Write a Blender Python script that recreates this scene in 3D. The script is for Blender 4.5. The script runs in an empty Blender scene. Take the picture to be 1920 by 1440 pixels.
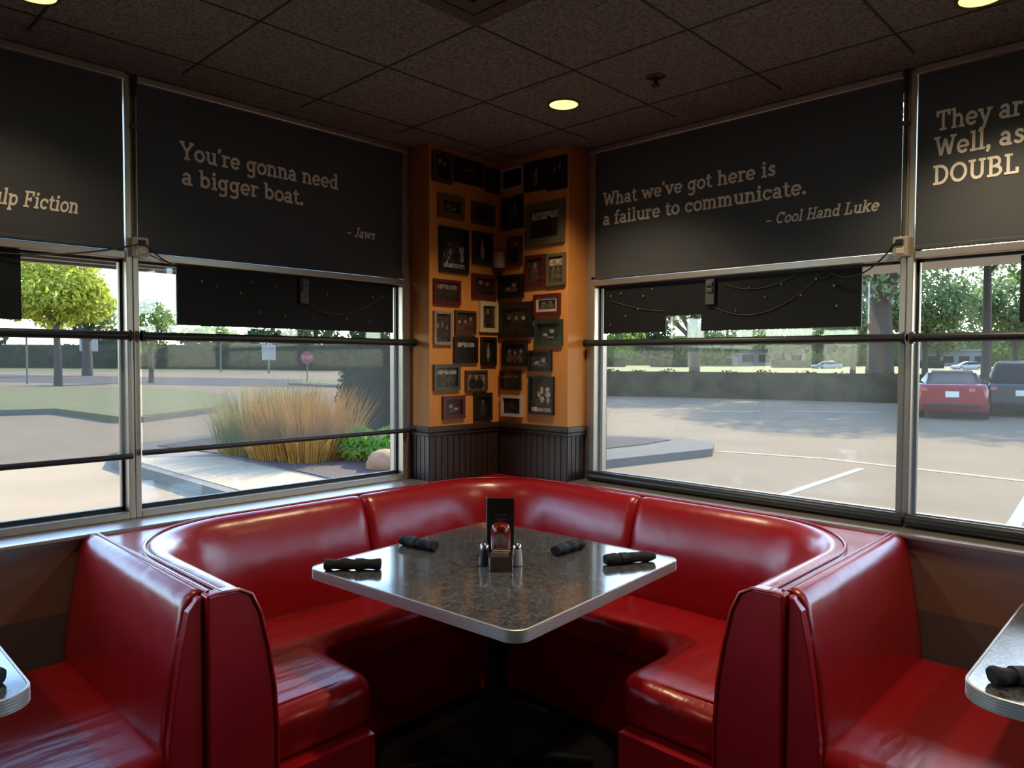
import bpy, bmesh, math, random
from mathutils import Vector, Matrix

scene = bpy.context.scene
PI = math.pi

# ------------------------------------------------------------------ camera
cam_d = bpy.data.cameras.new('camera')
cam_d.sensor_width = 36.0
cam_d.lens = 36.0 * 1353.0 / 1920.0
cam_d.clip_start = 0.02
cam_d.clip_end = 2000
cam = bpy.data.objects.new('camera', cam_d)
scene.collection.objects.link(cam)
cam_R = Vector((0.695, -0.719, 0.0035)).normalized()
cam_F = Vector((0.719, 0.694, -0.0332)).normalized()
cam_U = cam_R.cross(cam_F).normalized()
cam_R = cam_F.cross(cam_U).normalized()
cam.matrix_world = Matrix(((cam_R.x, cam_U.x, -cam_F.x, -2.826),
                           (cam_R.y, cam_U.y, -cam_F.y, -2.831),
                           (cam_R.z, cam_U.z, -cam_F.z, 1.535),
                           (0, 0, 0, 1)))
scene.camera = cam

# ------------------------------------------------------------------ exposure, sky, sun
scene.view_settings.view_transform = 'Standard'
scene.view_settings.look = 'None'
scene.view_settings.gamma = 1.0
scene.view_settings.use_curve_mapping = False
scene.view_settings.exposure = 1.0
scene.cycles.max_bounces = 10
scene.cycles.diffuse_bounces = 5
scene.cycles.glossy_bounces = 5
scene.cycles.transmission_bounces = 6
scene.cycles.transparent_max_bounces = 16
scene.cycles.sample_clamp_indirect = 4.0
scene.cycles.caustics_reflective = False
scene.cycles.caustics_refractive = False

SUN_AZ, SUN_EL = math.radians(14.0), math.radians(33.0)
world = bpy.data.worlds.new('sky_world')
scene.world = world
world.use_nodes = True
wn = world.node_tree
wn.nodes.clear()
w_out = wn.nodes.new('ShaderNodeOutputWorld')
w_bg = wn.nodes.new('ShaderNodeBackground')
w_sky = wn.nodes.new('ShaderNodeTexSky')
w_sky.sky_type = 'NISHITA'
w_sky.sun_disc = False
w_sky.sun_elevation = SUN_EL
w_sky.sun_rotation = PI / 2 - SUN_AZ
w_sky.air_density = 1.0
w_sky.dust_density = 0.4
w_sky.ozone_density = 3.0
w_bg.inputs['Strength'].default_value = 0.75
wn.links.new(w_sky.outputs['Color'], w_bg.inputs['Color'])
wn.links.new(w_bg.outputs['Background'], w_out.inputs['Surface'])

sun_d = bpy.data.lights.new('sun', 'SUN')
sun_d.energy = 10.0
sun_d.angle = math.radians(0.6)
sun_d.color = (1.0, 0.84, 0.60)
sun = bpy.data.objects.new('sun', sun_d)
scene.collection.objects.link(sun)
sd = Vector((math.cos(SUN_AZ) * math.cos(SUN_EL), math.sin(SUN_AZ) * math.cos(SUN_EL), math.sin(SUN_EL)))
sun.rotation_euler = sd.to_track_quat('Z', 'Y').to_euler()
sun.location = (12, 3, 14)


# ------------------------------------------------------------------ materials
def sset(node, name, v):
    if name in node.inputs:
        node.inputs[name].default_value = v


def new_mat(name):
    m = bpy.data.materials.new(name)
    m.use_nodes = True
    nt = m.node_tree
    nt.nodes.clear()
    out = nt.nodes.new('ShaderNodeOutputMaterial')
    return m, nt, out


def mat(name, col, rough=0.5, metal=0.0, spec=0.5, vary=0.0, vscale=8.0, bump=0.0, bscale=60.0,
        coat=0.0, col2=None, stretch=None, detail=4.0, emit=None, estr=0.0):
    """principled material with an optional noise mix towards col2 and noise bump"""
    m, nt, out = new_mat(name)
    p = nt.nodes.new('ShaderNodeBsdfPrincipled')
    nt.links.new(p.outputs['BSDF'], out.inputs['Surface'])
    sset(p, 'Base Color', (*col, 1))
    sset(p, 'Roughness', rough)
    sset(p, 'Metallic', metal)
    sset(p, 'Specular IOR Level', spec)
    sset(p, 'Coat Weight', coat)
    sset(p, 'Coat Roughness', 0.12)
    if emit:
        sset(p, 'Emission Color', (*emit, 1))
        sset(p, 'Emission Strength', estr)
    if vary > 0 or bump > 0:
        tc = nt.nodes.new('ShaderNodeTexCoord')
        mp = nt.nodes.new('ShaderNodeMapping')
        nt.links.new(tc.outputs['Object'], mp.inputs['Vector'])
        if stretch:
            mp.inputs['Scale'].default_value = stretch
    if vary > 0:
        n = nt.nodes.new('ShaderNodeTexNoise')
        n.inputs['Scale'].default_value = vscale
        n.inputs['Detail'].default_value = detail
        nt.links.new(mp.outputs['Vector'], n.inputs['Vector'])
        r = nt.nodes.new('ShaderNodeValToRGB')
        r.color_ramp.elements[0].position = 0.35
        r.color_ramp.elements[1].position = 0.68
        c2 = col2 if col2 else tuple(min(1, c * (1 - vary)) for c in col)
        r.color_ramp.elements[0].color = (*c2, 1)
        r.color_ramp.elements[1].color = (*col, 1)
        nt.links.new(n.outputs['Fac'], r.inputs['Fac'])
        nt.links.new(r.outputs['Color'], p.inputs['Base Color'])
    if bump > 0:
        n2 = nt.nodes.new('ShaderNodeTexNoise')
        n2.inputs['Scale'].default_value = bscale
        n2.inputs['Detail'].default_value = 3.0
        nt.links.new(mp.outputs['Vector'], n2.inputs['Vector'])
        b = nt.nodes.new('ShaderNodeBump')
        b.inputs['Strength'].default_value = bump
        b.inputs['Distance'].default_value = 0.01
        nt.links.new(n2.outputs['Fac'], b.inputs['Height'])
        nt.links.new(b.outputs['Normal'], p.inputs['Normal'])
    return m


def mat_see_through(name, tint, amount, gloss=0.0, haze=None, haze_amt=0.0):
    """transparent sheet: 'amount' of straight-through light, the rest thread or gloss"""
    m, nt, out = new_mat(name)
    tr = nt.nodes.new('ShaderNodeBsdfTransparent')
    tr.inputs['Color'].default_value = (*tint, 1)
    if haze:
        df = nt.nodes.new('ShaderNodeBsdfDiffuse')
        df.inputs['Color'].default_value = (*haze, 1)
        tl = nt.nodes.new('ShaderNodeBsdfTranslucent')
        tl.inputs['Color'].default_value = (*haze, 1)
        other = nt.nodes.new('ShaderNodeMixShader')
        other.inputs[0].default_value = haze_amt
        nt.links.new(df.outputs[0], other.inputs[1])
        nt.links.new(tl.outputs[0], other.inputs[2])
    else:
        other = nt.nodes.new('ShaderNodeBsdfGlossy')
        other.inputs['Roughness'].default_value = 0.02
    mx = nt.nodes.new('ShaderNodeMixShader')
    mx.inputs[0].default_value = amount
    nt.links.new(other.outputs[0], mx.inputs[1])
    nt.links.new(tr.outputs[0], mx.inputs[2])
    nt.links.new(mx.outputs[0], out.inputs['Surface'])
    return m


def mat_vinyl():
    m, nt, out = new_mat('red_vinyl')
    p = nt.nodes.new('ShaderNodeBsdfPrincipled')
    nt.links.new(p.outputs[0], out.inputs['Surface'])
    tc = nt.nodes.new('ShaderNodeTexCoord')
    n = nt.nodes.new('ShaderNodeTexNoise')
    n.inputs['Scale'].default_value = 3.0
    n.inputs['Detail'].default_value = 3.0
    nt.links.new(tc.outputs['Object'], n.inputs['Vector'])
    r = nt.nodes.new('ShaderNodeValToRGB')
    r.color_ramp.elements[0].color = (0.36, 0.006, 0.012, 1)
    r.color_ramp.elements[1].color = (0.46, 0.010, 0.017, 1)
    nt.links.new(n.outputs['Fac'], r.inputs['Fac'])
    nt.links.new(r.outputs[0], p.inputs['Base Color'])
    sset(p, 'Roughness', 0.30)
    sset(p, 'Specular IOR Level', 0.7)
    sset(p, 'Coat Weight', 0.35)
    sset(p, 'Coat Roughness', 0.22)
    # soft dents plus fine leather grain
    n1 = nt.nodes.new('ShaderNodeTexNoise')
    n1.inputs['Scale'].default_value = 9.0
    n1.inputs['Detail'].default_value = 2.0
    n2 = nt.nodes.new('ShaderNodeTexNoise')
    n2.inputs['Scale'].default_value = 260.0
    nt.links.new(tc.outputs['Object'], n1.inputs['Vector'])
    nt.links.new(tc.outputs['Object'], n2.inputs['Vector'])
    b1 = nt.nodes.new('ShaderNodeBump')
    b1.inputs['Strength'].default_value = 0.22
    b1.inputs['Distance'].default_value = 0.02
    b2 = nt.nodes.new('ShaderNodeBump')
    b2.inputs['Strength'].default_value = 0.05
    b2.inputs['Distance'].default_value = 0.002
    nt.links.new(n1.outputs['Fac'], b1.inputs['Height'])
    nt.links.new(n2.outputs['Fac'], b2.inputs['Height'])
    nt.links.new(b1.outputs[0], b2.inputs['Normal'])
    nt.links.new(b2.outputs[0], p.inputs['Normal'])
    return m


def mat_seat():
    """the same vinyl on a seat, creased by use in soft parallel folds"""
    m = mat_vinyl()
    m.name = 'red_vinyl_creased'
    nt = m.node_tree
    p = [n for n in nt.nodes if n.type == 'BSDF_PRINCIPLED'][0]
    tc = [n for n in nt.nodes if n.type == 'TEX_COORD'][0]
    mp = nt.nodes.new('ShaderNodeMapping')
    mp.inputs['Rotation'].default_value = (0, 0, math.radians(-40))
    mp.inputs['Scale'].default_value = (3.0, 16.0, 3.0)
    nt.links.new(tc.outputs['Object'], mp.inputs['Vector'])
    n = nt.nodes.new('ShaderNodeTexNoise')
    n.inputs['Scale'].default_value = 1.2
    n.inputs['Detail'].default_value = 2.0
    nt.links.new(mp.outputs[0], n.inputs['Vector'])
    b = nt.nodes.new('ShaderNodeBump')
    b.inputs['Strength'].default_value = 0.35
    b.inputs['Distance'].default_value = 0.02
    nt.links.new(n.outputs['Fac'], b.inputs['Height'])
    last = p.inputs['Normal'].links[0].from_node
    nt.links.new(last.outputs[0], b.inputs['Normal'])
    nt.links.new(b.outputs[0], p.inputs['Normal'])
    return m


def mat_ceiling():
    m, nt, out = new_mat('ceiling_tile')
    p = nt.nodes.new('ShaderNodeBsdfPrincipled')
    nt.links.new(p.outputs[0], out.inputs['Surface'])
    sset(p, 'Roughness', 0.9)
    sset(p, 'Specular IOR Level', 0.15)
    tc = nt.nodes.new('ShaderNodeTexCoord')
    n = nt.nodes.new('ShaderNodeTexNoise')
    n.inputs['Scale'].default_value = 90.0
    n.inputs['Detail'].default_value = 5.0
    n.inputs['Roughness'].default_value = 0.75
    nt.links.new(tc.outputs['Object'], n.inputs['Vector'])
    r = nt.nodes.new('ShaderNodeValToRGB')
    r.color_ramp.elements[0].position = 0.36
    r.color_ramp.elements[0].color = (0.115, 0.118, 0.106, 1)
    r.color_ramp.elements[1].position = 0.62
    r.color_ramp.elements[1].color = (0.32, 0.325, 0.30, 1)
    nt.links.new(n.outputs['Fac'], r.inputs['Fac'])
    nt.links.new(r.outputs[0], p.inputs['Base Color'])
    b = nt.nodes.new('ShaderNodeBump')
    b.inputs['Strength'].default_value = 0.5
    b.inputs['Distance'].default_value = 0.004
    nt.links.new(n.outputs['Fac'], b.inputs['Height'])
    nt.links.new(b.outputs[0], p.inputs['Normal'])
    return m


def mat_laminate():
    m, nt, out = new_mat('grey_laminate')
    p = nt.nodes.new('ShaderNodeBsdfPrincipled')
    nt.links.new(p.outputs[0], out.inputs['Surface'])
    sset(p, 'Roughness', 0.14)
    sset(p, 'Specular IOR Level', 0.8)
    sset(p, 'Coat Weight', 0.6)
    sset(p, 'Coat Roughness', 0.10)
    tc = nt.nodes.new('ShaderNodeTexCoord')
    n = nt.nodes.new('ShaderNodeTexNoise')
    n.inputs['Scale'].default_value = 48.0
    n.inputs['Detail'].default_value = 6.0
    n.inputs['Distortion'].default_value = 1.6
    nt.links.new(tc.outputs['Object'], n.inputs['Vector'])
    r = nt.nodes.new('ShaderNodeValToRGB')
    r.color_ramp.elements[0].position = 0.34
    r.color_ramp.elements[0].color = (0.038, 0.041, 0.045, 1)
    r.color_ramp.elements[1].position = 0.66
    r.color_ramp.elements[1].color = (0.185, 0.183, 0.178, 1)
    nt.links.new(n.outputs['Fac'], r.inputs['Fac'])
    nt.links.new(r.outputs[0], p.inputs['Base Color'])
    return m


M = {}
M['vinyl'] = mat_vinyl()
M['seat'] = mat_seat()
M['vinyl_dark'] = mat('red_vinyl_piping', (0.20, 0.004, 0.008), 0.35)
M['ceiling'] = mat_ceiling()
M['ceil_grid'] = mat('ceiling_grid_black', (0.022, 0.018, 0.016), 0.6)
M['vent'] = mat('vent_brown_metal', (0.075, 0.062, 0.055), 0.5)
M['vent_dark'] = mat('vent_shadow_gap', (0.012, 0.010, 0.009), 0.8)
M['orange'] = mat('orange_paint', (0.72, 0.30, 0.072), 0.6, vary=0.10, vscale=5, bump=0.12, bscale=180)
M['wainscot'] = mat('brown_beadboard', (0.040, 0.025, 0.022), 0.42, vary=0.15, vscale=10)
M['wain_trim'] = mat('dark_wood_trim', (0.045, 0.026, 0.018), 0.38)
M['wall_low'] = mat('brown_panel', (0.33, 0.235, 0.205), 0.5, vary=0.12, vscale=6)
M['wall_slate'] = mat('slate_panel', (0.15, 0.17, 0.19), 0.55)
M['wall_dark'] = mat('dark_wall', (0.13, 0.085, 0.06), 0.8)
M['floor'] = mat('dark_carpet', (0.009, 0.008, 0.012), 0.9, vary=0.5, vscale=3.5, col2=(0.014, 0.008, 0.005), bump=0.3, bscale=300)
M['frame'] = mat('window_aluminium', (0.46, 0.40, 0.345), 0.34, metal=0.7)
M['gasket'] = mat('black_gasket', (0.015, 0.017, 0.018), 0.5)
M['glass'] = mat_see_through('window_glass', (0.95, 0.97, 0.96), 0.94)
M['shade_l'] = mat_see_through('mesh_shade_cloth', (1, 1, 1), 0.44, haze=(0.11, 0.11, 0.115), haze_amt=0.6)
M['shade_r'] = mat_see_through('mesh_shade_cloth_light', (1, 1, 1), 0.56, haze=(0.15, 0.15, 0.15), haze_amt=0.6)
M['blind'] = mat('blackout_cloth', (0.056, 0.063, 0.075), 0.62, vary=0.1, vscale=3, bump=0.05, bscale=400)
M['letter'] = mat('cream_lettering', (0.92, 0.86, 0.77), 0.6)
M['black'] = mat('black_plastic', (0.012, 0.012, 0.013), 0.45)
M['rod'] = mat('black_rod', (0.016, 0.017, 0.018), 0.4)
M['sign_back'] = mat('sign_black_board', (0.008, 0.009, 0.012), 0.6, spec=0.3)
M['grey_plastic'] = mat('grey_plastic', (0.09, 0.09, 0.088), 0.5)
M['bulb'] = mat('clear_bulb', (0.22, 0.22, 0.21), 0.15)
M['box'] = mat('outlet_box_metal', (0.42, 0.38, 0.33), 0.45, metal=0.4)
M['cord'] = mat('black_cord', (0.02, 0.019, 0.018), 0.5)
M['cordw'] = mat('pale_cord', (0.07, 0.06, 0.05), 0.5)
M['laminate'] = mat_laminate()
M['edge'] = mat('ribbed_aluminium', (0.66, 0.63, 0.60), 0.42, metal=0.6)
M['edge_corner'] = mat('bronze_corner', (0.50, 0.42, 0.30), 0.35, metal=0.8)
M['iron'] = mat('black_cast_iron', (0.006, 0.006, 0.007), 0.6, spec=0.25)
M['napkin'] = mat('black_napkin', (0.013, 0.013, 0.015), 0.75, bump=0.2, bscale=200)
M['napkin_band'] = mat('napkin_band', (0.020, 0.020, 0.022), 0.6)
M['card'] = mat('black_card', (0.010, 0.010, 0.010), 0.35)
M['card_print'] = mat('card_print_grey', (0.085, 0.08, 0.072), 0.5)
M['card_edge'] = mat('clear_edge', (0.30, 0.30, 0.31), 0.2)
M['ketchup'] = mat('ketchup_red', (0.20, 0.012, 0.008), 0.18)
M['cap_white'] = mat('bottle_cap', (0.28, 0.05, 0.04), 0.35)
M['ketchup_label'] = mat('ketchup_label', (0.25, 0.16, 0.12), 0.5)
M['packet'] = mat('brown_packets', (0.13, 0.075, 0.045), 0.6, vary=0.4, vscale=40)
M['packet_top'] = mat('cream_packets', (0.52, 0.37, 0.27), 0.6, vary=0.5, vscale=60)
M['caddy_glass'] = mat('caddy_smoked_plastic', (0.10, 0.065, 0.045), 0.15)
M['salt'] = mat('salt_white', (0.62, 0.60, 0.56), 0.3)
M['pepper'] = mat('pepper_dark', (0.035, 0.03, 0.027), 0.3)
M['chrome'] = mat('chrome_cap', (0.75, 0.75, 0.75), 0.18, metal=1.0)
M['lamp_glow'] = mat('warm_lamp_glow', (0.9, 0.7, 0.3), 0.4, emit=(1.0, 0.70, 0.20), estr=1.15)
M['lamp_trim'] = mat('lamp_trim_brown', (0.10, 0.075, 0.05), 0.5)
M['sensor'] = mat('cream_sensor', (0.55, 0.46, 0.36), 0.45)
M['sensor_base'] = mat('dark_red_base', (0.07, 0.018, 0.012), 0.5)
# outside
M['concrete'] = mat('tan_concrete', (0.215, 0.166, 0.113), 0.95, spec=0.05, vary=0.12, vscale=0.7, detail=8)  # plain tan base colour of the paving
M['walk'] = mat('pale_walkway', (0.27, 0.222, 0.158), 0.9, spec=0.05, vary=0.1, vscale=1.2)
M['curb'] = mat('curb_concrete', (0.132, 0.126, 0.114), 0.9, spec=0.05, vary=0.12, vscale=2.5)
M['asphalt'] = mat('grey_asphalt', (0.095, 0.088, 0.082), 0.9, spec=0.05, vary=0.1, vscale=0.5)
M['paint_white'] = mat('road_paint_white', (0.297, 0.297, 0.284), 0.8, spec=0.05)
M['paint_red'] = mat('road_paint_red', (0.18, 0.094, 0.076), 0.8)
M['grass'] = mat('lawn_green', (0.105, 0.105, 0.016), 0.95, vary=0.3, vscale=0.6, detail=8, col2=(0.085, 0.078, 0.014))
M['grass_bright'] = mat('yellow_green_lawn', (0.164, 0.179, 0.023), 0.95, vary=0.2, vscale=0.2, col2=(0.14, 0.14, 0.023))  # yellow-green grass colour of the far strip
M['gravel'] = mat('mulch_gravel', (0.097, 0.083, 0.077), 0.95, spec=0.05, vary=0.5, vscale=28, detail=8, bump=0.6, bscale=45)
M['stucco'] = mat('outer_stucco', (0.126, 0.108, 0.09), 0.9)
M['soffit'] = mat('white_awning', (0.26, 0.252, 0.235), 0.7)
M['bark'] = mat('dark_bark', (0.055, 0.043, 0.034), 0.95, vary=0.4, vscale=4, stretch=(4, 4, 1), bump=0.5, bscale=14)
M['boulder'] = mat('sandstone', (0.30, 0.155, 0.085), 0.9, vary=0.3, vscale=5, bump=0.5, bscale=14)


def mat_leaf(name, c1, c2, trans=0.35):
    m, nt, out = new_mat(name)
    oi = nt.nodes.new('ShaderNodeTexCoord')
    n = nt.nodes.new('ShaderNodeTexNoise')
    n.inputs['Scale'].default_value = 1.3
    n.inputs['Detail'].default_value = 6
    nt.links.new(oi.outputs['Object'], n.inputs['Vector'])
    r = nt.nodes.new('ShaderNodeValToRGB')
    r.color_ramp.elements[0].position = 0.35
    r.color_ramp.elements[1].position = 0.65
    r.color_ramp.elements[0].color = (*c1, 1)
    r.color_ramp.elements[1].color = (*c2, 1)
    nt.links.new(n.outputs['Fac'], r.inputs['Fac'])
    d = nt.nodes.new('ShaderNodeBsdfDiffuse')
    t = nt.nodes.new('ShaderNodeBsdfTranslucent')
    mx = nt.nodes.new('ShaderNodeMixShader')
    mx.inputs[0].default_value = trans
    nt.links.new(r.outputs[0], d.inputs['Color'])
    nt.links.new(r.outputs[0], t.inputs['Color'])
    nt.links.new(d.outputs[0], mx.inputs[1])
    nt.links.new(t.outputs[0], mx.inputs[2])
    nt.links.new(mx.outputs[0], out.inputs['Surface'])
    return m


M['leaf_yellow'] = mat_leaf('leaf_yellow_green', (0.186, 0.223, 0.031), (0.36, 0.372, 0.062), 0.5)
M['leaf_mid'] = mat_leaf('leaf_mid_green', (0.062, 0.105, 0.028), (0.161, 0.223, 0.062), 0.45)
M['leaf_blue'] = mat_leaf('leaf_grey_green', (0.087, 0.124, 0.062), (0.211, 0.273, 0.124), 0.5)
M['leaf_dark'] = mat_leaf('leaf_dark_green', (0.016, 0.024, 0.012), (0.045, 0.058, 0.025), 0.2)
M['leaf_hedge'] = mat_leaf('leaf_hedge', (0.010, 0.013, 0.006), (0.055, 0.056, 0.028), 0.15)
M['leaf_bright'] = mat_leaf('leaf_bright_green', (0.099, 0.211, 0.031), (0.223, 0.36, 0.068), 0.45)
M['blade_gold'] = mat_leaf('blade_golden', (0.30, 0.15, 0.028), (0.42, 0.25, 0.065), 0.4)
M['blade_green'] = mat_leaf('blade_olive', (0.136, 0.149, 0.037), (0.285, 0.26, 0.074), 0.4)
M['car_red'] = mat('car_paint_red', (0.231, 0.008, 0.014), 0.25, coat=0.6)
M['car_dark'] = mat('car_paint_dark', (0.03, 0.03, 0.032), 0.25, coat=0.6)
M['car_white'] = mat('car_paint_white', (0.35, 0.36, 0.375), 0.25, coat=0.6)
M['car_grey'] = mat('car_paint_grey', (0.165, 0.185, 0.21), 0.25, coat=0.6)
M['car_glass'] = mat('car_glass', (0.02, 0.022, 0.025), 0.28, spec=0.12)
M['tyre'] = mat('tyre_rubber', (0.014, 0.014, 0.014), 0.8)
M['rim'] = mat('alloy_rim', (0.35, 0.35, 0.36), 0.35, metal=0.8)
M['tail'] = mat('tail_lamp', (0.50, 0.09, 0.08), 0.2)
M['plate'] = mat('licence_plate_white', (0.62, 0.62, 0.60), 0.4)
M['stop'] = mat('stop_red', (0.25, 0.015, 0.02), 0.5)
M['sign_white'] = mat('sign_white', (0.252, 0.252, 0.245), 0.5)
M['post'] = mat('grey_post', (0.10, 0.10, 0.10), 0.6)
M['white_wall'] = mat('white_building', (0.186, 0.186, 0.18), 0.8)
M['grey_roof'] = mat('grey_roof', (0.22, 0.20, 0.19), 0.8)


_cm = {}


def flat(c, rough=0.4):
    k = tuple(round(x, 3) for x in c)
    if k not in _cm:
        _cm[k] = mat('photo_tone', c, rough, vary=0.75, vscale=42, detail=3)
    return _cm[k]


# ------------------------------------------------------------------ mesh builder
class MB:
    def __init__(self, mirror=False):
        self.v, self.f, self.mi, self.sm = [], [], [], []
        self.mirror = mirror            # swaps x and y: the right-hand wall

    def add(self, vs, fs, m=0, smooth=False):
        b = len(self.v)
        if self.mirror:
            self.v += [(p[1], p[0], p[2]) for p in vs]
            self.f += [tuple(b + i for i in reversed(f)) for f in fs]
        else:
            self.v += [tuple(p) for p in vs]
            self.f += [tuple(b + i for i in f) for f in fs]
        self.mi += [m] * len(fs)
        self.sm += [smooth] * len(fs)

    def box(self, x0, y0, z0, x1, y1, z1, m=0):
        if x0 > x1: x0, x1 = x1, x0
        if y0 > y1: y0, y1 = y1, y0
        if z0 > z1: z0, z1 = z1, z0
        vs = [(x0, y0, z0), (x1, y0, z0), (x1, y1, z0), (x0, y1, z0),
              (x0, y0, z1), (x1, y0, z1), (x1, y1, z1), (x0, y1, z1)]
        fs = [(0, 3, 2, 1), (4, 5, 6, 7), (0, 1, 5, 4), (1, 2, 6, 5), (2, 3, 7, 6), (3, 0, 4, 7)]
        self.add(vs, fs, m)

    def obox(self, c, ux, uy, uz, m=0):
        c, ux, uy, uz = Vector(c), Vector(ux), Vector(uy), Vector(uz)
        vs = [c + a * ux + b * uy + d * uz for d in (-1, 1) for a, b in ((-1, -1), (1, -1), (1, 1), (-1, 1))]
        fs = [(0, 3, 2, 1), (4, 5, 6, 7), (0, 1, 5, 4), (1, 2, 6, 5), (2, 3, 7, 6), (3, 0, 4, 7)]
        self.add(vs, fs, m)

    def tube(self, pts, r, n=10, m=0, cap=True, smooth=True):
        pts = [Vector(p) for p in pts]
        rs = r if isinstance(r, (list, tuple)) else [r] * len(pts)
        vs, fs = [], []
        up = Vector((0, 0, 1))
        t0 = (pts[1] - pts[0]).normalized()
        if abs(t0.dot(up)) > 0.95:
            up = Vector((1, 0, 0))
        a = t0.cross(up).normalized()
        for i, p in enumerate(pts):
            if i == 0: t = pts[1] - pts[0]
            elif i == len(pts) - 1: t = pts[-1] - pts[-2]
            else: t = pts[i + 1] - pts[i - 1]
            t.normalize()
            a = (a - t * a.dot(t)).normalized()
            b = t.cross(a)
            for k in range(n):
                q = 2 * PI * k / n
                vs.append(p + (a * math.cos(q) + b * math.sin(q)) * rs[i])
        for i in range(len(pts) - 1):
            for k in range(n):
                k2 = (k + 1) % n
                fs.append((i * n + k, i * n + k2, (i + 1) * n + k2, (i + 1) * n + k))
        self.add(vs, fs, m, smooth)
        if cap:
            self.add(vs[:n], [tuple(reversed(range(n)))], m)
            self.add(vs[-n:], [tuple(range(n))], m)

    def lathe(self, prof, c=(0, 0, 0), n=20, m=0, smooth=True, sx=1.0, sy=1.0):
        vs, fs = [], []
        for r, z in prof:
            for k in range(n):
                q = 2 * PI * k / n
                vs.append((c[0] + r * math.cos(q) * sx, c[1] + r * math.sin(q) * sy, c[2] + z))
        for i in range(len(prof) - 1):
            for k in range(n):
                k2 = (k + 1) % n
                fs.append((i * n + k, i * n + k2, (i + 1) * n + k2, (i + 1) * n + k))
        self.add(vs, fs, m, smooth)
        self.add(vs[:n], [tuple(reversed(range(n)))], m)
        self.add(vs[-n:], [tuple(range(n))], m)

    def prism(self, poly, z0, z1, m=0, mside=None):
        """vertical prism over a counter-clockwise outline in x, y"""
        n = len(poly)
        vs = [(p[0], p[1], z0) for p in poly] + [(p[0], p[1], z1) for p in poly]
        self.add(vs, [tuple(range(n, 2 * n))], m)
        self.add(vs, [tuple(reversed(range(n)))], m)
        self.add(vs, [(i, (i + 1) % n, n + (i + 1) % n, n + i) for i in range(n)], m if mside is None else mside)

    def loft(self, rings, m=0, smooth=True, closed=True, cap=True):
        n = len(rings[0])
        vs = [p for r in rings for p in r]
        fs = []
        for i in range(len(rings) - 1):
            for k in range(n if closed else n - 1):
                k2 = (k + 1) % n
                fs.append((i * n + k, i * n + k2, (i + 1) * n + k2, (i + 1) * n + k))
        self.add(vs, fs, m, smooth)
        if cap and closed:
            self.add(rings[0], [tuple(reversed(range(n)))], m)
            self.add(rings[-1], [tuple(range(n))], m)

    def build(self, name, mats, parent=None, local=False, origin=None, bevel=0.0, seg=2, merge=False, wn=False):
        if not isinstance(mats, (list, tuple)):
            mats = [mats]
        off = Vector((0, 0, 0))
        if parent and not local:
            q = parent
            while q:
                off += q.location
                q = q.parent
        if origin is not None:
            off = Vector(origin)
        me = bpy.data.meshes.new(name)
        me.from_pydata([tuple(Vector(p) - off) for p in self.v], [], self.f)
        for i, p in enumerate(me.polygons):
            p.material_index = self.mi[i]
            p.use_smooth = self.sm[i]
        for mm in mats:
            me.materials.append(mm)
        me.update()
        if merge:
            bm = bmesh.new()
            bm.from_mesh(me)
            bmesh.ops.remove_doubles(bm, verts=bm.verts, dist=1e-5)
            bmesh.ops.recalc_face_normals(bm, faces=bm.faces)
            bm.to_mesh(me)
            bm.free()
        o = bpy.data.objects.new(name, me)
        scene.collection.objects.link(o)
        if parent:
            o.parent = parent
        if origin is not None:
            o.location = origin
        if bevel > 0:
            b = o.modifiers.new('bevel', 'BEVEL')
            b.width = bevel
            b.segments = seg
            b.limit_method = 'ANGLE'
            b.angle_limit = math.radians(40)
            b.harden_normals = False
            if wn:
                for p in me.polygons:
                    p.use_smooth = True
                w = o.modifiers.new('normals', 'WEIGHTED_NORMAL')
                w.keep_sharp = True
        return o


def tag(o, label, cat, group=None, kind=None):
    o['label'] = label
    o['category'] = cat
    if group: o['group'] = group
    if kind: o['kind'] = kind
    return o


def thing(name, label, cat, loc=(0, 0, 0), rz=0.0, group=None):
    o = bpy.data.objects.new(name, None)
    o.empty_display_size = 0.1
    scene.collection.objects.link(o)
    o.location = loc
    o.rotation_euler = (0, 0, rz)
    return tag(o, label, cat, group)


def struct(mb, name, mats, **k):
    o = mb.build(name, mats, **k)
    o['kind'] = 'structure'
    return o


def copy_tree(o, parent=None):
    c = o.copy()
    scene.collection.objects.link(c)
    if parent: c.parent = parent
    for ch in list(o.children):
        copy_tree(ch, c)
    return c


def mp(x, y, z, right):
    return (y, x, z) if right else (x, y, z)


# ------------------------------------------------------------------ room shell
CEIL = 2.615
YW = 0.10           # window frame depth behind the inner wall face
XEND = -6.6         # the window walls run this far from the corner
JAMB = -0.495

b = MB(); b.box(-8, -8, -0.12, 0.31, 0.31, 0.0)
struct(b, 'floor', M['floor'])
b = MB(); b.box(-8, -8, CEIL, 0.40, 0.40, CEIL + 0.12)
struct(b, 'ceiling', M['ceiling'])

# the ceiling's tee grid: lines read off the photograph, about 0.50 apart
b = MB()
gx = [-1.205 + 0.497 * k for k in range(-13, 3)]
gy = [-1.10 + 0.480 * k for k in range(-14, 3)]
for x in gx:
    if -8 < x < 0: b.box(x - 0.004, -8, CEIL - 0.0015, x + 0.004, 0, CEIL + 0.01)
for y in gy:
    if -8 < y < 0: b.box(-8, y - 0.004, CEIL - 0.0015, 0, y + 0.004, CEIL + 0.01)
struct(b, 'trim_ceiling_grid', M['ceil_grid'])

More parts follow.
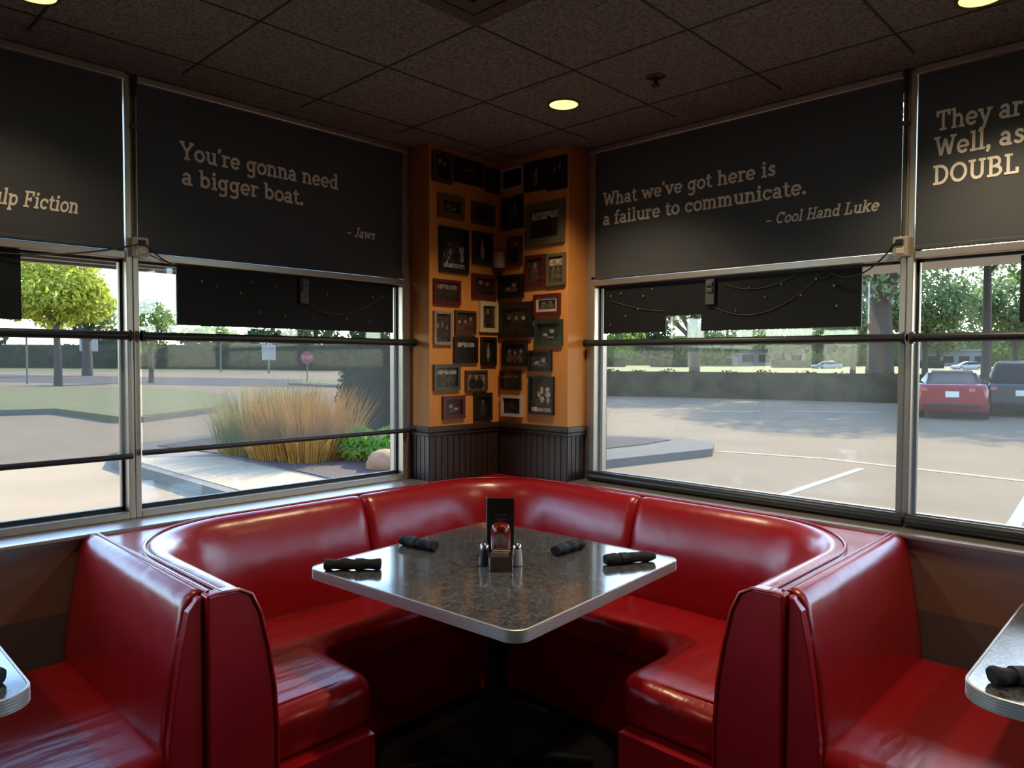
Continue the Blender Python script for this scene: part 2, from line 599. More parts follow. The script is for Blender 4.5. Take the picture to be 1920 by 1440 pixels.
for right in (False, True):
    side = 'right' if right else 'left'
    # lower wall under the windows
    b = MB(right)
    b.box(XEND, 0.0, 0.655, JAMB, 0.31, 0.902)
    struct(b, 'wall_' + side, M['wall_low'])
    b = MB(right)
    b.box(XEND, 0.0, 0.0, JAMB, 0.31, 0.655)
    struct(b, 'wall_' + side + '_base', M['wall_slate'])
    b = MB(right)
    b.box(XEND, -0.012, 0.902, JAMB, 0.26, 0.917)
    struct(b, 'trim_sill_' + side, M['frame'], bevel=0.004)
    b = MB(right)
    b.box(XEND, 0.14, 2.6125, JAMB, 0.31, CEIL + 0.05)
    struct(b, 'wall_' + side + '_head', M['wall_dark'])
    # outer face
    b = MB(right)
    b.box(XEND - 1.4, 0.30, -0.15, 0.42, 0.42, 0.905)
    b.box(XEND - 1.4, 0.30, 2.59, 0.42, 0.42, 3.1)
    b.box(-0.43, 0.30, 0.905, 0.42, 0.42, 2.59)
    struct(b, 'wall_' + side + '_outer', M['stucco'])
    # corner pier with the photographs: orange above, beadboard below
    b = MB(right)
    b.box(JAMB, 0.0, 1.185, 0.001, 0.31, CEIL)
    struct(b, 'wall_corner_' + side, M['orange'])
    b = MB(right)
    b.box(JAMB + 0.004, 0.004, 0.0, 0.0, 0.31, 1.19)
    nb = 12
    for k in range(nb):
        x0 = JAMB + 0.004 + k * (0.49 / nb)
        b.box(x0, 0.0, 0.0, x0 + 0.49 / nb - 0.006, 0.01, 1.185)
    for k in range(7):
        y0 = 0.004 + k * 0.034
        b.box(JAMB, y0, 0.0, JAMB + 0.02, y0 + 0.028, 1.185)
    struct(b, 'wall_wainscot_' + side, M['wainscot'])
    b = MB(right)
    b.box(JAMB - 0.016, -0.016, 1.165, 0.0, 0.142, 1.195)
    b.box(JAMB - 0.008, -0.008, 1.145, 0.0, 0.142, 1.165)
    struct(b, 'trim_chair_rail_' + side, M['wain_trim'], bevel=0.004)

# walls behind and beside the camera
b = MB(); b.box(-8.1, -8.1, -0.1, -8.0, 0.3, 2.7); struct(b, 'wall_far_left', M['wall_dark'])
b = MB(); b.box(-8.1, -8.1, -0.1, 0.3, -8.0, 2.7); struct(b, 'wall_back', M['wall_dark'])
b = MB(); b.box(-8.0, 0.0, 0.0, XEND, 0.31, CEIL); struct(b, 'wall_left_end', M['wall_dark'])
b = MB(); b.box(0.0, -8.0, 0.0, 0.31, XEND, CEIL); struct(b, 'wall_right_end', M['wall_dark'])

# windows: storefront frames, transom bar, panes
MUL = {False: [JAMB - 0.032, -1.838, -3.24, -4.65, -6.05], True: [JAMB - 0.032, -2.010, -3.52, -5.02, -6.5]}
wi = 0
for right in (False, True):
    ms = MUL[right]
    for k in range(len(ms) - 1):
        wi += 1
        xa, xb = ms[k + 1], ms[k]         # centre lines of the two mullions
        root = bpy.data.objects.new('window_%d' % wi, None)
        scene.collection.objects.link(root)
        root['kind'] = 'structure'
        root.location = mp((xa + xb) / 2, 0.2, 0.917, right)
        b = MB(right)
        w = 0.023
        zt, zb = 2.6125, 0.917
        y0, y1 = 0.145, 0.255
        b.box(xa, y0, zb, xa + w, y1, zt)
        b.box(xb - w, y0, zb, xb, y1, zt)
        b.box(xa + w, y0, 2.588, xb - w, y1, zt)
        b.box(xa + w, y0 + .005, 1.9165, xb - w, y1, 1.946)
        b.box(xa + w, y0, zb, xb - w, y1, zb + 0.028)
        if k == 0:                         # wide end stile against the pier
            b.box(xb, y0, zb, JAMB, y1, zt)
        b.build('frame', M['frame'], root, bevel=0.003)
        g = MB(right)
        for (x0, x1, z0, z1) in ((xa + w, xb - w, zb + 0.028, 1.9165), (xa + w, xb - w, 1.946, 2.588)):
            t = 0.010
            g.box(x0, 0.19, z0, x0 + t, 0.208, z1)
            g.box(x1 - t, 0.19, z0, x1, 0.208, z1)
            g.box(x0, 0.19, z0, x1, 0.208, z0 + t * 1.6)
            g.box(x0, 0.19, z1 - t, x1, 0.208, z1)
        g.build('gasket', M['gasket'], root)
        p = MB(right)
        p.box(xa + w, 0.196, zb + 0.028, xb - w, 0.202, 1.9165)
        p.box(xa + w, 0.196, 1.946, xb - w, 0.202, 2.588)
        p.build('pane', M['glass'], root)


# ------------------------------------------------------------------ slab-serif lettering
T = 0.155      # stroke
S_ = 0.12      # serif bar


def V(x, y0, y1): return ('l', x, y0, x, y1)
def B(x0, x1, y): return ('s', x0, x1, y)


XT, CT = 0.70 - S_, 1.0 - S_
GL = {
    'a': (.66, [('a', .29, .46, .17, .17, 165, 0), V(.46, 0, .48), ('a', .27, .21, .19, .14, 0, 360), B(.46, .63, 0)]),
    'b': (.73, [V(.17, .03, 1.0), B(0, .17, CT), ('a', .38, .34, .22, .27, 0, 360)]),
    'c': (.64, [('a', .34, .34, .24, .27, 40, 320), V(.53, .42, .62)]),
    'd': (.73, [V(.53, 0, 1.0), B(.36, .53, CT), B(.53, .71, 0), ('a', .32, .34, .22, .27, 0, 360)]),
    'e': (.68, [('a', .34, .34, .25, .28, 0, 318), ('h', .1, .6, .34)]),
    'f': (.46, [V(.19, 0, .78), ('a', .36, .76, .17, .18, 180, 50), B(.02, .42, XT), B(.03, .4, 0)]),
    'g': (.72, [V(.53, -.12, .68), ('a', .32, .37, .21, .25, 0, 360), ('a', .31, -.1, .22, .15, 0, -150), B(.53, .71, XT)]),
    'h': (.76, [V(.17, 0, 1.0), B(.0, .17, CT), ('a', .37, .40, .20, .23, 180, 0), V(.57, 0, .4), B(.02, .33, 0), B(.42, .73, 0)]),
    'i': (.40, [V(.2, 0, .7), B(.04, .2, XT), B(.02, .38, 0), ('d', .19, .88, .11)]),
    'k': (.76, [V(.17, 0, 1.0), B(0, .17, CT), ('l', .2, .27, .52, .62), ('l', .32, .40, .58, .06), B(.38, .7, XT), B(.02, .32, 0), B(.44, .76, 0)]),
    'l': (.40, [V(.2, 0, 1.0), B(.03, .2, CT), B(.02, .38, 0)]),
    'm': (1.10, [V(.17, 0, .7), B(0, .17, XT), ('a', .345, .42, .175, .21, 180, 0), V(.52, 0, .42), ('a', .70, .42, .18, .21, 180, 0), V(.88, 0, .42), B(.03, .32, 0), B(.39, .66, 0), B(.75, 1.04, 0)]),
    'n': (.76, [V(.17, 0, .7), B(.0, .17, XT), ('a', .37, .40, .20, .23, 180, 0), V(.57, 0, .4), B(.02, .33, 0), B(.42, .73, 0)]),
    'o': (.68, [('a', .34, .34, .25, .28, 0, 360)]),
    'p': (.73, [V(.17, -.3, .7), B(0, .17, XT), ('a', .38, .34, .22, .27, 0, 360), B(.02, .34, -.3)]),
    'r': (.54, [V(.18, 0, .7), B(.0, .18, XT), ('a', .37, .40, .19, .22, 180, 45), B(.02, .38, 0)]),
    's': (.58, [('p', [(.47, .52), (.40, .61), (.28, .63), (.16, .57), (.16, .45), (.29, .37), (.42, .30), (.46, .19), (.38, .09), (.26, .07), (.14, .11), (.09, .19)])]),
    't': (.48, [V(.2, .16, .88), ('a', .35, .2, .15, .14, 180, 320), B(.02, .43, XT)]),
    'u': (.76, [V(.18, .28, .7), ('a', .375, .28, .195, .21, 180, 360), V(.57, 0, .7), B(.02, .18, XT), B(.41, .57, XT), B(.57, .74, 0)]),
    'v': (.70, [('l', .12, .66, .35, .05), ('l', .35, .05, .58, .66), B(-.02, .27, XT), B(.43, .72, XT)]),
    'w': (1.02, [('l', .12, .66, .31, .05), ('l', .31, .05, .51, .62), ('l', .51, .62, .71, .05), ('l', .71, .05, .90, .66), B(-.02, .28, XT), B(.74, 1.04, XT)]),
    'y': (.70, [('l', .12, .66, .36, .08), ('l', .60, .66, .28, -.24), B(-.02, .27, XT), B(.45, .74, XT), B(.08, .32, -.3)]),
    "'": (.26, [('l', .15, 1.0, .10, .74)]),
    '.': (.30, [('d', .14, .10, .115)]),
    ',': (.30, [('d', .14, .10, .11), ('l', .18, .08, .08, -.14)]),
    '-': (.66, [('h', .02, .54, .34)]),
    ' ': (.36, []),
    'Y': (.82, [('l', .10, .92, .40, .46), ('l', .70, .92, .40, .46), V(.40, 0, .5), B(-.04, .26, CT), B(.54, .84, CT), B(.22, .58, 0)]),
    'W': (1.14, [('l', .12, .94, .34, .05), ('l', .34, .05, .56, .85), ('l', .56, .85, .78, .05), ('l', .78, .05, 1.0, .94), B(-.04, .3, CT), B(.82, 1.16, CT)]),
    'C': (.84, [('a', .43, .5, .34, .42, 45, 315), V(.70, .66, .94)]),
    'H': (.92, [V(.2, 0, 1.0), V(.70, 0, 1.0), ('h', .2, .7, .5), B(.02, .38, 0), B(.52, .88, 0), B(.02, .38, CT), B(.52, .88, CT)]),
    'L': (.76, [V(.2, 0, 1.0), B(.02, .68, 0), V(.62, .02, .3), B(.02, .4, CT)]),
    'T': (.84, [V(.41, 0, 1.0), B(.04, .78, CT), V(.10, .70, .98), V(.72, .70, .98), B(.22, .60, 0)]),
    'D': (.88, [V(.2, 0, 1.0), ('a', .36, .5, .38, .435, -90, 90), B(.02, .4, 0), B(.02, .4, CT)]),
    'O': (.92, [('a', .45, .5, .36, .43, 0, 360)]),
    'U': (.92, [V(.2, .34, 1.0), V(.70, .34, 1.0), ('a', .45, .34, .25, .27, 180, 360), B(.02, .38, CT), B(.52, .88, CT)]),
    'B': (.82, [V(.2, 0, 1.0), ('a', .40, .73, .21, .205, -90, 90), ('a', .42, .28, .25, .215, -90, 90), B(.02, .44, 0), B(.02, .42, CT), ('h', .2, .42, .5)]),
    'F': (.76, [V(.2, 0, 1.0), B(.02, .70, CT), V(.64, .70, .98), ('h', .2, .48, .5), V(.48, .38, .62), B(.02, .42, 0)]),
    'J': (.66, [V(.44, .28, 1.0), ('a', .26, .26, .18, .19, 0, -170), B(.26, .62, CT)]),
    'P': (.78, [V(.2, 0, 1.0), ('a', .40, .68, .25, .25, -90, 90), B(.02, .42, 0), B(.02, .42, CT), ('h', .2, .42, .43)]),
}


def text_width(s):
    return sum(GL[c][0] for c in s)


def letter_mesh(mbd, s, origin, ex, ez, en, size_x, size_z, slant=0.0):
    """lay the strokes of s on the plane (ex, ez), raised a hair along en"""
    origin, ex, ez, en = Vector(origin), Vector(ex), Vector(ez), Vector(en)
    cnt = [0]

    def place(x, y):
        return origin + ex * ((x + slant * y) * size_x) + ez * (y * size_z)

    def quad(ps):
        cnt[0] += 1
        h = 0.0012 + 0.0003 * (cnt[0] % 7) + 0.00004 * (cnt[0] % 5)
        lo = [place(*p) for p in ps]
        hi = [p + en * h for p in lo]
        n = len(ps)
        fs = [tuple(range(n, 2 * n)), tuple(reversed(range(n)))] + [(i, (i + 1) % n, n + (i + 1) % n, n + i) for i in range(n)]
        mbd.add(lo + hi, fs)

    def stroke(pts, t):
        for i in range(len(pts) - 1):
            (x0, y0), (x1, y1) = pts[i], pts[i + 1]
            dx, dy = x1 - x0, y1 - y0
            L = math.hypot(dx, dy) or 1e-6
            ox, oy = -dy / L * t / 2, dx / L * t / 2
            e = 0.012 if len(pts) > 2 else 0
            ax, ay = dx / L * e, dy / L * e
            quad([(x0 - ax - ox, y0 - ay - oy), (x1 + ax - ox, y1 + ay - oy), (x1 + ax + ox, y1 + ay + oy), (x0 - ax + ox, y0 - ay + oy)])

    pen = 0.0
    for c in s:
        adv, ops = GL[c]
        for op in ops:
            if op[0] == 'l':
                stroke([(pen + op[1], op[2]), (pen + op[3], op[4])], T)
            elif op[0] == 'h':
                stroke([(pen + op[1], op[3]), (pen + op[2], op[3])], S_)
            elif op[0] == 's':
                x0, x1, y = op[1] + pen, op[2] + pen, op[3]
                quad([(x0, y), (x1, y), (x1, y + S_), (x0, y + S_)])
            elif op[0] == 'd':
                k = 10
                quad([(pen + op[1] + op[3] * math.cos(2 * PI * i / k), op[2] + op[3] * math.sin(2 * PI * i / k)) for i in range(k)])
            elif op[0] == 'p':
                stroke([(pen + x, y) for x, y in op[1]], T * 0.92)
            elif op[0] == 'a':
                cx, cy, rx, ry, a0, a1 = op[1:]
                k = max(4, int(abs(a1 - a0) / 22))
                stroke([(pen + cx + rx * math.cos(math.radians(a0 + (a1 - a0) * i / k)), cy + ry * math.sin(math.radians(a0 + (a1 - a0) * i / k))) for i in range(k + 1)], T * 0.95)
        pen += adv


# ------------------------------------------------------------------ blackout blinds with film quotes
YB = 0.150


def quote_blind(right, x0, x1, label, lines, grp='blackout blinds across the window heads'):
    """x0 < x1 along the wall; lines = (text, start, end, baseline z, cap height, slant)"""
    t = thing('quote_blind', label, 'window blind', mp((x0 + x1) / 2, YB, 1.9484, right), group=grp)
    b = MB(right)
    b.box(x0, YB - 0.003, 1.9505, x1, YB, 2.5845)
    b.build('fabric', M['blind'], t)
    b = MB(right)
    b.box(x0 - 0.006, YB - 0.026, 2.5830, x1 + 0.006, YB, 2.6125)
    b.build('headrail', M['frame'], t, bevel=0.004)
    b = MB(right)
    b.box(x0, YB - 0.005, 1.9484, x1, YB + 0.001, 1.9628)
    b.build('hem_bar', M['blind'], t, bevel=0.002)
    for (s, sx, ex_, z, cap, slant) in lines:
        if right:      # lettering runs from the corner outwards, along -y
            d = (0, -1, 0); org = (YB - 0.003, sx, z); en = (-1, 0, 0)
        else:
            d = (1, 0, 0); org = (sx, YB - 0.003, z); en = (0, -1, 0)
        k = abs(ex_ - sx) / text_width(s)
        pen = 0.0
        for word in s.split(' '):
            b = MB()
            letter_mesh(b, word, Vector(org) + Vector(d) * pen * k, d, (0, 0, 1), en, k, cap, slant)
            b.build('lettering', M['letter'], t)
            pen += text_width(word + ' ')
    return t


quote_blind(False, -3.212, -1.866, 'dark blind left of the left mullion, only an italic film credit showing at its foot',
            [('- Pulp Fiction', -2.021 - 0.232 * text_width('- Pulp Fiction') / text_width('lp Fiction'), -2.021, 2.0608, 0.058, 0.22)])
quote_blind(False, -1.815, -0.538, 'dark blind with a two-line bold quote about a bigger boat',
            [("You're gonna need", -1.655, -0.926, 2.3340, 0.072, 0.0), ('a bigger boat.', -1.650, -1.108, 2.2330, 0.072, 0.0),
             ('- Jaws', -0.882, -0.721, 2.1237, 0.048, 0.22)])
quote_blind(True, -1.985, -0.528, 'dark blind with a two-line quote about a failure to communicate',
            [("What we've got here is", -0.601, -1.502, 2.3144, 0.068, 0.0), ('a failure to communicate.', -0.600, -1.632, 2.2175, 0.068, 0.0),
             ('- Cool Hand Luke', -1.457, -1.907, 2.1113, 0.048, 0.22)])
sw = 0.078
quote_blind(True, -3.490, -2.036, 'dark blind at the right edge with three lines of large cut-off lettering',
            [('They ar', -2.096, -2.096 - 0.262, 2.3691, 0.072, 0.0),
             ('Well, as', -2.094, -2.094 - 0.272, 2.2763, 0.072, 0.0),
             ('DOUBL', -2.090, -2.090 - 0.264, 2.1763, 0.070, 0.0)])

# pull cords of the blinds on the mullions
for right, x, lab in ((False, -1.828, 'thin bead cord hanging down the left mullion between two dark blinds'), (True, -1.997, 'thin bead cord hanging down the right mullion beside the communicate quote')):
    t = thing('bead_cord', lab, 'blind cord', mp(x, 0.135, 2.0144, right), group='bead cords on the mullions')
    b = MB(right)
    b.tube([(x, 0.137, 1.9886), (x, 0.135, 2.6021)], 0.0045, 6)
    b.build('cord', M['cordw'], t)
    b = MB(right)
    b.box(x - 0.012, 0.126, 2.4113, x + 0.012, 0.146, 2.4268)
    b.build('clip', M['lamp_trim'], t)
    b = MB(right)
    b.box(x - 0.006, 0.126, 2.5299, x + 0.006, 0.146, 2.6072)
    b.build('clutch', M['black'], t)

# ------------------------------------------------------------------ mesh roller shades
YS = 0.118


def mesh_shade(right, x0, x1, zb, label, m, ext0=0.0, ext1=0.0, rb=0.011):
    t = thing('mesh_shade', label, 'roller shade', mp((x0 + x1) / 2, YS, zb, right), group='see-through mesh shades')
    b = MB(right)
    b.tube([(x0 - ext0, YS, 1.6226), (x1 + ext1, YS, 1.6226)], 0.0165, 14)
    b.build('roller_tube', M['rod'], t)
    b = MB(right)
    for xx in (x0 - ext0, x1 + ext1 - 0.012):
        b = MB(right)
        b.tube([(xx, YS, 1.6226), (xx + 0.012, YS, 1.6226)], 0.022, 12)
        b.build('end_cap', M['black'], t)
    b = MB(right)
    b.add([(x0, YS, zb), (x1, YS, zb), (x1, YS, 1.6226), (x0, YS, 1.6226)], [(0, 1, 2, 3)])
    b.build('mesh_cloth', m, t)
    b = MB(right)
    b.tube([(x0, YS, zb), (x1, YS, zb)], rb, 12)
    b.build('bottom_bar', M['rod'], t)
    return t


mesh_shade(False, -3.212, -1.856, 1.1628, 'grey mesh shade in the window cut off by the left edge', M['shade_l'])
mesh_shade(False, -1.819, -0.523, 1.1721, 'grey mesh shade over the stop sign and dark conical shrub', M['shade_l'], ext1=0.026)
mesh_shade(True, -2.022, -0.543, 0.944, 'pale mesh shade lowered to the sill, in front of the hedge and curbed island', M['shade_r'], ext1=0.030, rb=0.024)
mesh_shade(True, -3.490, -2.036, 0.944, 'pale mesh shade at the right edge in front of the red car', M['shade_r'], rb=0.024)


# ------------------------------------------------------------------ black sign boards hung in the windows
def sign_board(right, x0, x1, z0, z1, label, reflection_notch=None, bulbs=(), ctrl=None, wires=()):
    t = thing('sign_board', label, 'sign', mp((x0 + x1) / 2, 0.18, z0, right), group='black sign boards hung in the windows')
    b = MB(right)
    if reflection_notch:
        a, c, h = reflection_notch
        b.box(x0, 0.176, z0, a, 0.188, z1)
        b.box(c, 0.176, z0, x1, 0.188, z1)
        b.box(a, 0.176, h, c, 0.188, z1)
    else:
        b.box(x0, 0.176, z0, x1, 0.188, z1)
    b.build('board', M['sign_back'], t)
    if ctrl:
        x, z = ctrl
        k = MB(right)
        k.box(x - 0.022, 0.158, z - 0.055, x + 0.022, 0.176, z + 0.06)
        k.box(x - 0.016, 0.150, z - 0.0, x + 0.016, 0.158, z + 0.02)
        k.box(x - 0.016, 0.150, z + 0.028, x + 0.016, 0.158, z + 0.048)
        k.build('control_box', M['grey_plastic'], t, bevel=0.003)
    for (x, z) in bulbs:
        k = MB(right)
        k.lathe([(0.001, -0.006), (0.0045, -0.003), (0.0045, 0.003), (0.001, 0.006)], (x, 0.1715, z), 8)
        k.build('light_bulb', M['bulb'], t)
    for pts in wires:
        k = MB(right)
        k.tube([(x, 0.1725, z) for x, z in pts], 0.0022, 6)
        k.build('wire', M['cordw'], t)
    return t


def sag(x0, z0, x1, z1, d, n=10):
    return [(x0 + (x1 - x0) * i / n, z0 + (z1 - z0) * i / n - d * 4 * (i / n) * (1 - i / n)) for i in range(n + 1)]


sign_board(False, -2.748, -2.194, 1.6711, 1.9134, 'black sign board at the left edge of the photo, above the left roller tube')
sign_board(False, -1.662, -0.588, 1.6721, 1.9113, 'black sign board with a faint row of bulbs left of the photo corner',
           bulbs=[(-1.562, 1.8546), (-1.500, 1.8391), (-1.397, 1.8185), (-1.345, 1.8701), (-1.315, 1.7412), (-1.232, 1.8597), (-1.191, 1.7309), (-1.047, 1.7309), (-0.974, 1.8391), (-0.840, 1.8288), (-0.871, 1.7309), (-0.717, 1.8443), (-0.737, 1.7206), (-0.655, 1.8494)],
           ctrl=(-1.098, 1.8443), wires=[sag(-1.088, 1.7876, -0.655, 1.8597, 0.07)])
sign_board(True, -1.842, -0.586, 1.6721, 1.9061, 'black sign board with hanging wires right of the photo corner',
           reflection_notch=(-1.143, -0.954, 1.7484),  # opening cut so a bright patch stands in for a reflection
           bulbs=[(-0.634, 1.8597), (-0.696, 1.8701), (-0.830, 1.8494), (-0.882, 1.8804), (-0.727, 1.7566), (-0.799, 1.7876), (-0.634, 1.7154), (-1.170, 1.7979), (-1.315, 1.7566), (-1.376, 1.8546), (-1.449, 1.8082), (-1.521, 1.8597), (-1.603, 1.8082), (-1.665, 1.8701), (-1.737, 1.8391), (-1.748, 1.7566)],
           ctrl=(-1.194, 1.8443), wires=[sag(-0.634, 1.8391, -0.943, 1.7721, 0.012), sag(-1.201, 1.7824, -1.665, 1.8701, 0.085), sag(-1.253, 1.8804, -1.583, 1.8958, 0.04)])
sign_board(True, -2.954, -2.358, 1.6711, 1.9010, 'black sign board cut off by the right edge of the photo')

for right, x, lab in ((False, -1.816, 'metal outlet box on the left mullion at the foot of the blinds'), (True, -1.995, 'metal outlet box on the right mullion at the foot of the blinds')):
    t = thing('outlet_box', lab, 'electrical outlet', mp(x, 0.135, 1.9268, right), group='outlet boxes on the mullions')
    b = MB(right); b.box(x - 0.026, 0.108, 1.9237, x + 0.026, 0.145, 1.9979); b.build('box', M['box'], t, bevel=0.004)
    b = MB(right)
    b.box(x - 0.013, 0.098, 1.9649, x + 0.013, 0.109, 1.9876)
    b.build('plug', M['black'], t, bevel=0.003)
    b = MB(right)
    b.box(x - 0.014, 0.1045, 1.9340, x + 0.014, 0.1085, 1.9567)
    b.build('socket', M['sensor'], t, bevel=0.002)


def cord(right, pts, label):
    b = MB(right)
    b.tube(pts, 0.0032, 6)
    p0 = mp(*pts[0], right)
    o = b.build('power_cord', M['cord'], origin=p0)
    tag(o, label, 'cord', 'cords from the outlet boxes')
    return o


def sag3(p, q, d, n=14):
    p, q = Vector(p), Vector(q)
    return [tuple(p.lerp(q, i / n) - Vector((0, 0, d * 4 * (i / n) * (1 - i / n)))) for i in range(n + 1)]


cord(False, sag3((-1.832, 0.102, 1.9680), (-2.284, 0.165, 1.8958), 0.02), 'thin black cord sagging left from the left outlet box')
cord(False, sag3((-1.801, 0.102, 1.9680), (-1.655, 0.172, 1.9061), 0.012), 'thin black cord from the left outlet box to the nearest sign board')
cord(True, sag3((-1.980, 0.102, 1.9732), (-1.727, 0.170, 1.8855), 0.055) + sag3((-1.727, 0.170, 1.8855), (-1.665, 0.170, 1.8958), 0.02, 6)[1:], 'thin cord looping from the right outlet box to the wired sign board')

# ------------------------------------------------------------------ framed photographs on the corner pier
rng = random.Random(5)
LOOK = {  # frame colour, mat colour or None, background, figures, highlight
    'tan': ((0.16, 0.095, 0.05), None), 'black': ((0.014, 0.011, 0.010), None), 'red': ((0.10, 0.014, 0.012), None),
    'green': ((0.030, 0.040, 0.026), None), 'silver': ((0.26, 0.22, 0.19), None), 'white': ((0.55, 0.47, 0.42), None),
    'cream': ((0.60, 0.47, 0.30), None), 'olive': ((0.12, 0.10, 0.065), None), 'brown': ((0.085, 0.045, 0.025), None),
    'grey': ((0.055, 0.060, 0.058), None),
}


def wall_photo(right, px, pz, w, h, look, label, scene_kind, bg, fig, hi, border=0.12, matc=None):
    """px = centre along the wall, pz = centre height"""
    t = thing('photo_frame', label, 'framed photo', mp(px, 0.0, pz - h / 2, right), group='framed photos on the corner pier')
    dz = 0.016
    b = MB(right)
    bw = min(w, h) * border
    x0, x1, z0, z1 = px - w / 2, px + w / 2, pz - h / 2, pz + h / 2
    b.box(x0, -dz, z0, x0 + bw, 0, z1)
    b.box(x1 - bw, -dz, z0, x1, 0, z1)
    b.box(x0 + bw, -dz, z0, x1 - bw, 0, z0 + bw)
    b.box(x0 + bw, -dz, z1 - bw, x1 - bw, 0, z1)
    b.build('frame', mat('frame_' + look, LOOK[look][0], 0.35), t)
    ix0, ix1, iz0, iz1 = x0 + bw, x1 - bw, z0 + bw, z1 - bw
    if matc:
        mw = min(w, h) * 0.13
        b = MB(right)
        b.box(ix0, -0.009, iz0, ix0 + mw, -0.001, iz1)
        b.box(ix1 - mw, -0.009, iz0, ix1, -0.001, iz1)
        b.box(ix0 + mw, -0.009, iz0, ix1 - mw, -0.001, iz0 + mw)
        b.box(ix0 + mw, -0.009, iz1 - mw, ix1 - mw, -0.001, iz1)
        b.build('mat', mat('photo_mat', matc, 0.7), t)
        ix0 += mw; ix1 -= mw; iz0 += mw; iz1 -= mw
    b = MB(right)
    b.box(ix0, -0.006, iz0, ix1, -0.001, iz1, 0)
    W, Hh = ix1 - ix0, iz1 - iz0
    cnt = [0]

    def blob(cx, cz, rx, rz, m, n=12):
        cnt[0] += 1
        y = -0.006 - 0.00012 * cnt[0]
        pts = []
        for k in range(n):
            q = 2 * PI * k / n
            x = min(max(cx + rx * math.cos(q), 0.01), 0.99)
            z = min(max(cz + rz * math.sin(q), 0.01), 0.99)
            pts.append((ix0 + W * x, y, iz0 + Hh * z))
        b.add(pts, [tuple(range(n))], m)

    def rect(xa, za, xb_, zb_, m):
        cnt[0] += 1
        y = -0.006 - 0.00012 * cnt[0]
        b.add([(ix0 + W * xa, y, iz0 + Hh * za), (ix0 + W * xb_, y, iz0 + Hh * za), (ix0 + W * xb_, y, iz0 + Hh * zb_), (ix0 + W * xa, y, iz0 + Hh * zb_)], [(0, 1, 2, 3)], m)

    def person(cx, base, top, wd, mb_, mh):
        blob(cx, base + (top - base) * 0.38, wd, (top - base) * 0.42, mb_)
        blob(cx, top - (top - base) * 0.13, wd * 0.48, (top - base) * 0.15, mh)

    if scene_kind == 'two':
        person(0.32, 0.0, 0.86, 0.22, 1, 2); person(0.68, 0.0, 0.78, 0.22, 1, 2)
    elif scene_kind == 'one':
        person(0.5 + rng.uniform(-.06, .06), 0.0, 0.84, 0.24, 1, 2)
    elif scene_kind == 'walk':
        person(0.5, 0.08, 0.86, 0.14, 2, 2); rect(0.42, 0.04, 0.48, 0.4, 2); rect(0.53, 0.06, 0.59, 0.4, 2)
    elif scene_kind == 'group':
        for cx in (0.18, 0.5, 0.82): person(cx, 0.0, rng.uniform(0.6, 0.8), 0.17, 1, 2)
    elif scene_kind == 'crowd':
        for i in range(13):
            blob(rng.uniform(.1, .9), rng.uniform(.06, .72), rng.uniform(.06, .13), rng.uniform(.07, .13), rng.choice((1, 2, 2)))
        rect(0.03, 0.02, 0.97, 0.13, 2)
    elif scene_kind == 'sky':
        rect(0.02, 0.66, 0.98, 0.93, 2); person(0.36, 0.0, 0.74, 0.17, 1, 1); person(0.68, 0.0, 0.66, 0.2, 1, 1)
    elif scene_kind == 'lamp':
        blob(0.55, 0.58, 0.24, 0.13, 2); blob(0.45, 0.35, 0.32, 0.24, 1)
    elif scene_kind == 'lying':
        blob(0.5, 0.34, 0.36, 0.16, 1); blob(0.66, 0.38, 0.14, 0.09, 2); blob(0.35, 0.56, 0.12, 0.13, 2); rect(0.28, 0.2, 0.6, 0.26, 2)
    b.build('photograph', [flat(bg), flat(fig), flat(tuple(min(.85, c * 1.6) for c in hi))], t)
    return t


import_px = []
CX, CY, CZ = -2.826, -2.831, 1.535


def px_ray(px, py):
    return cam_F + cam_R * ((px - 960) / 1353) - cam_U * ((py - 720) / 1353)


def on_left(px, py, y=0.0):
    d = px_ray(px, py); s = (y - CY) / d.y
    return CX + d.x * s, CZ + d.z * s


def on_right(px, py, x=0.0):
    d = px_ray(px, py); s = (x - CX) / d.x
    return CY + d.y * s, CZ + d.z * s


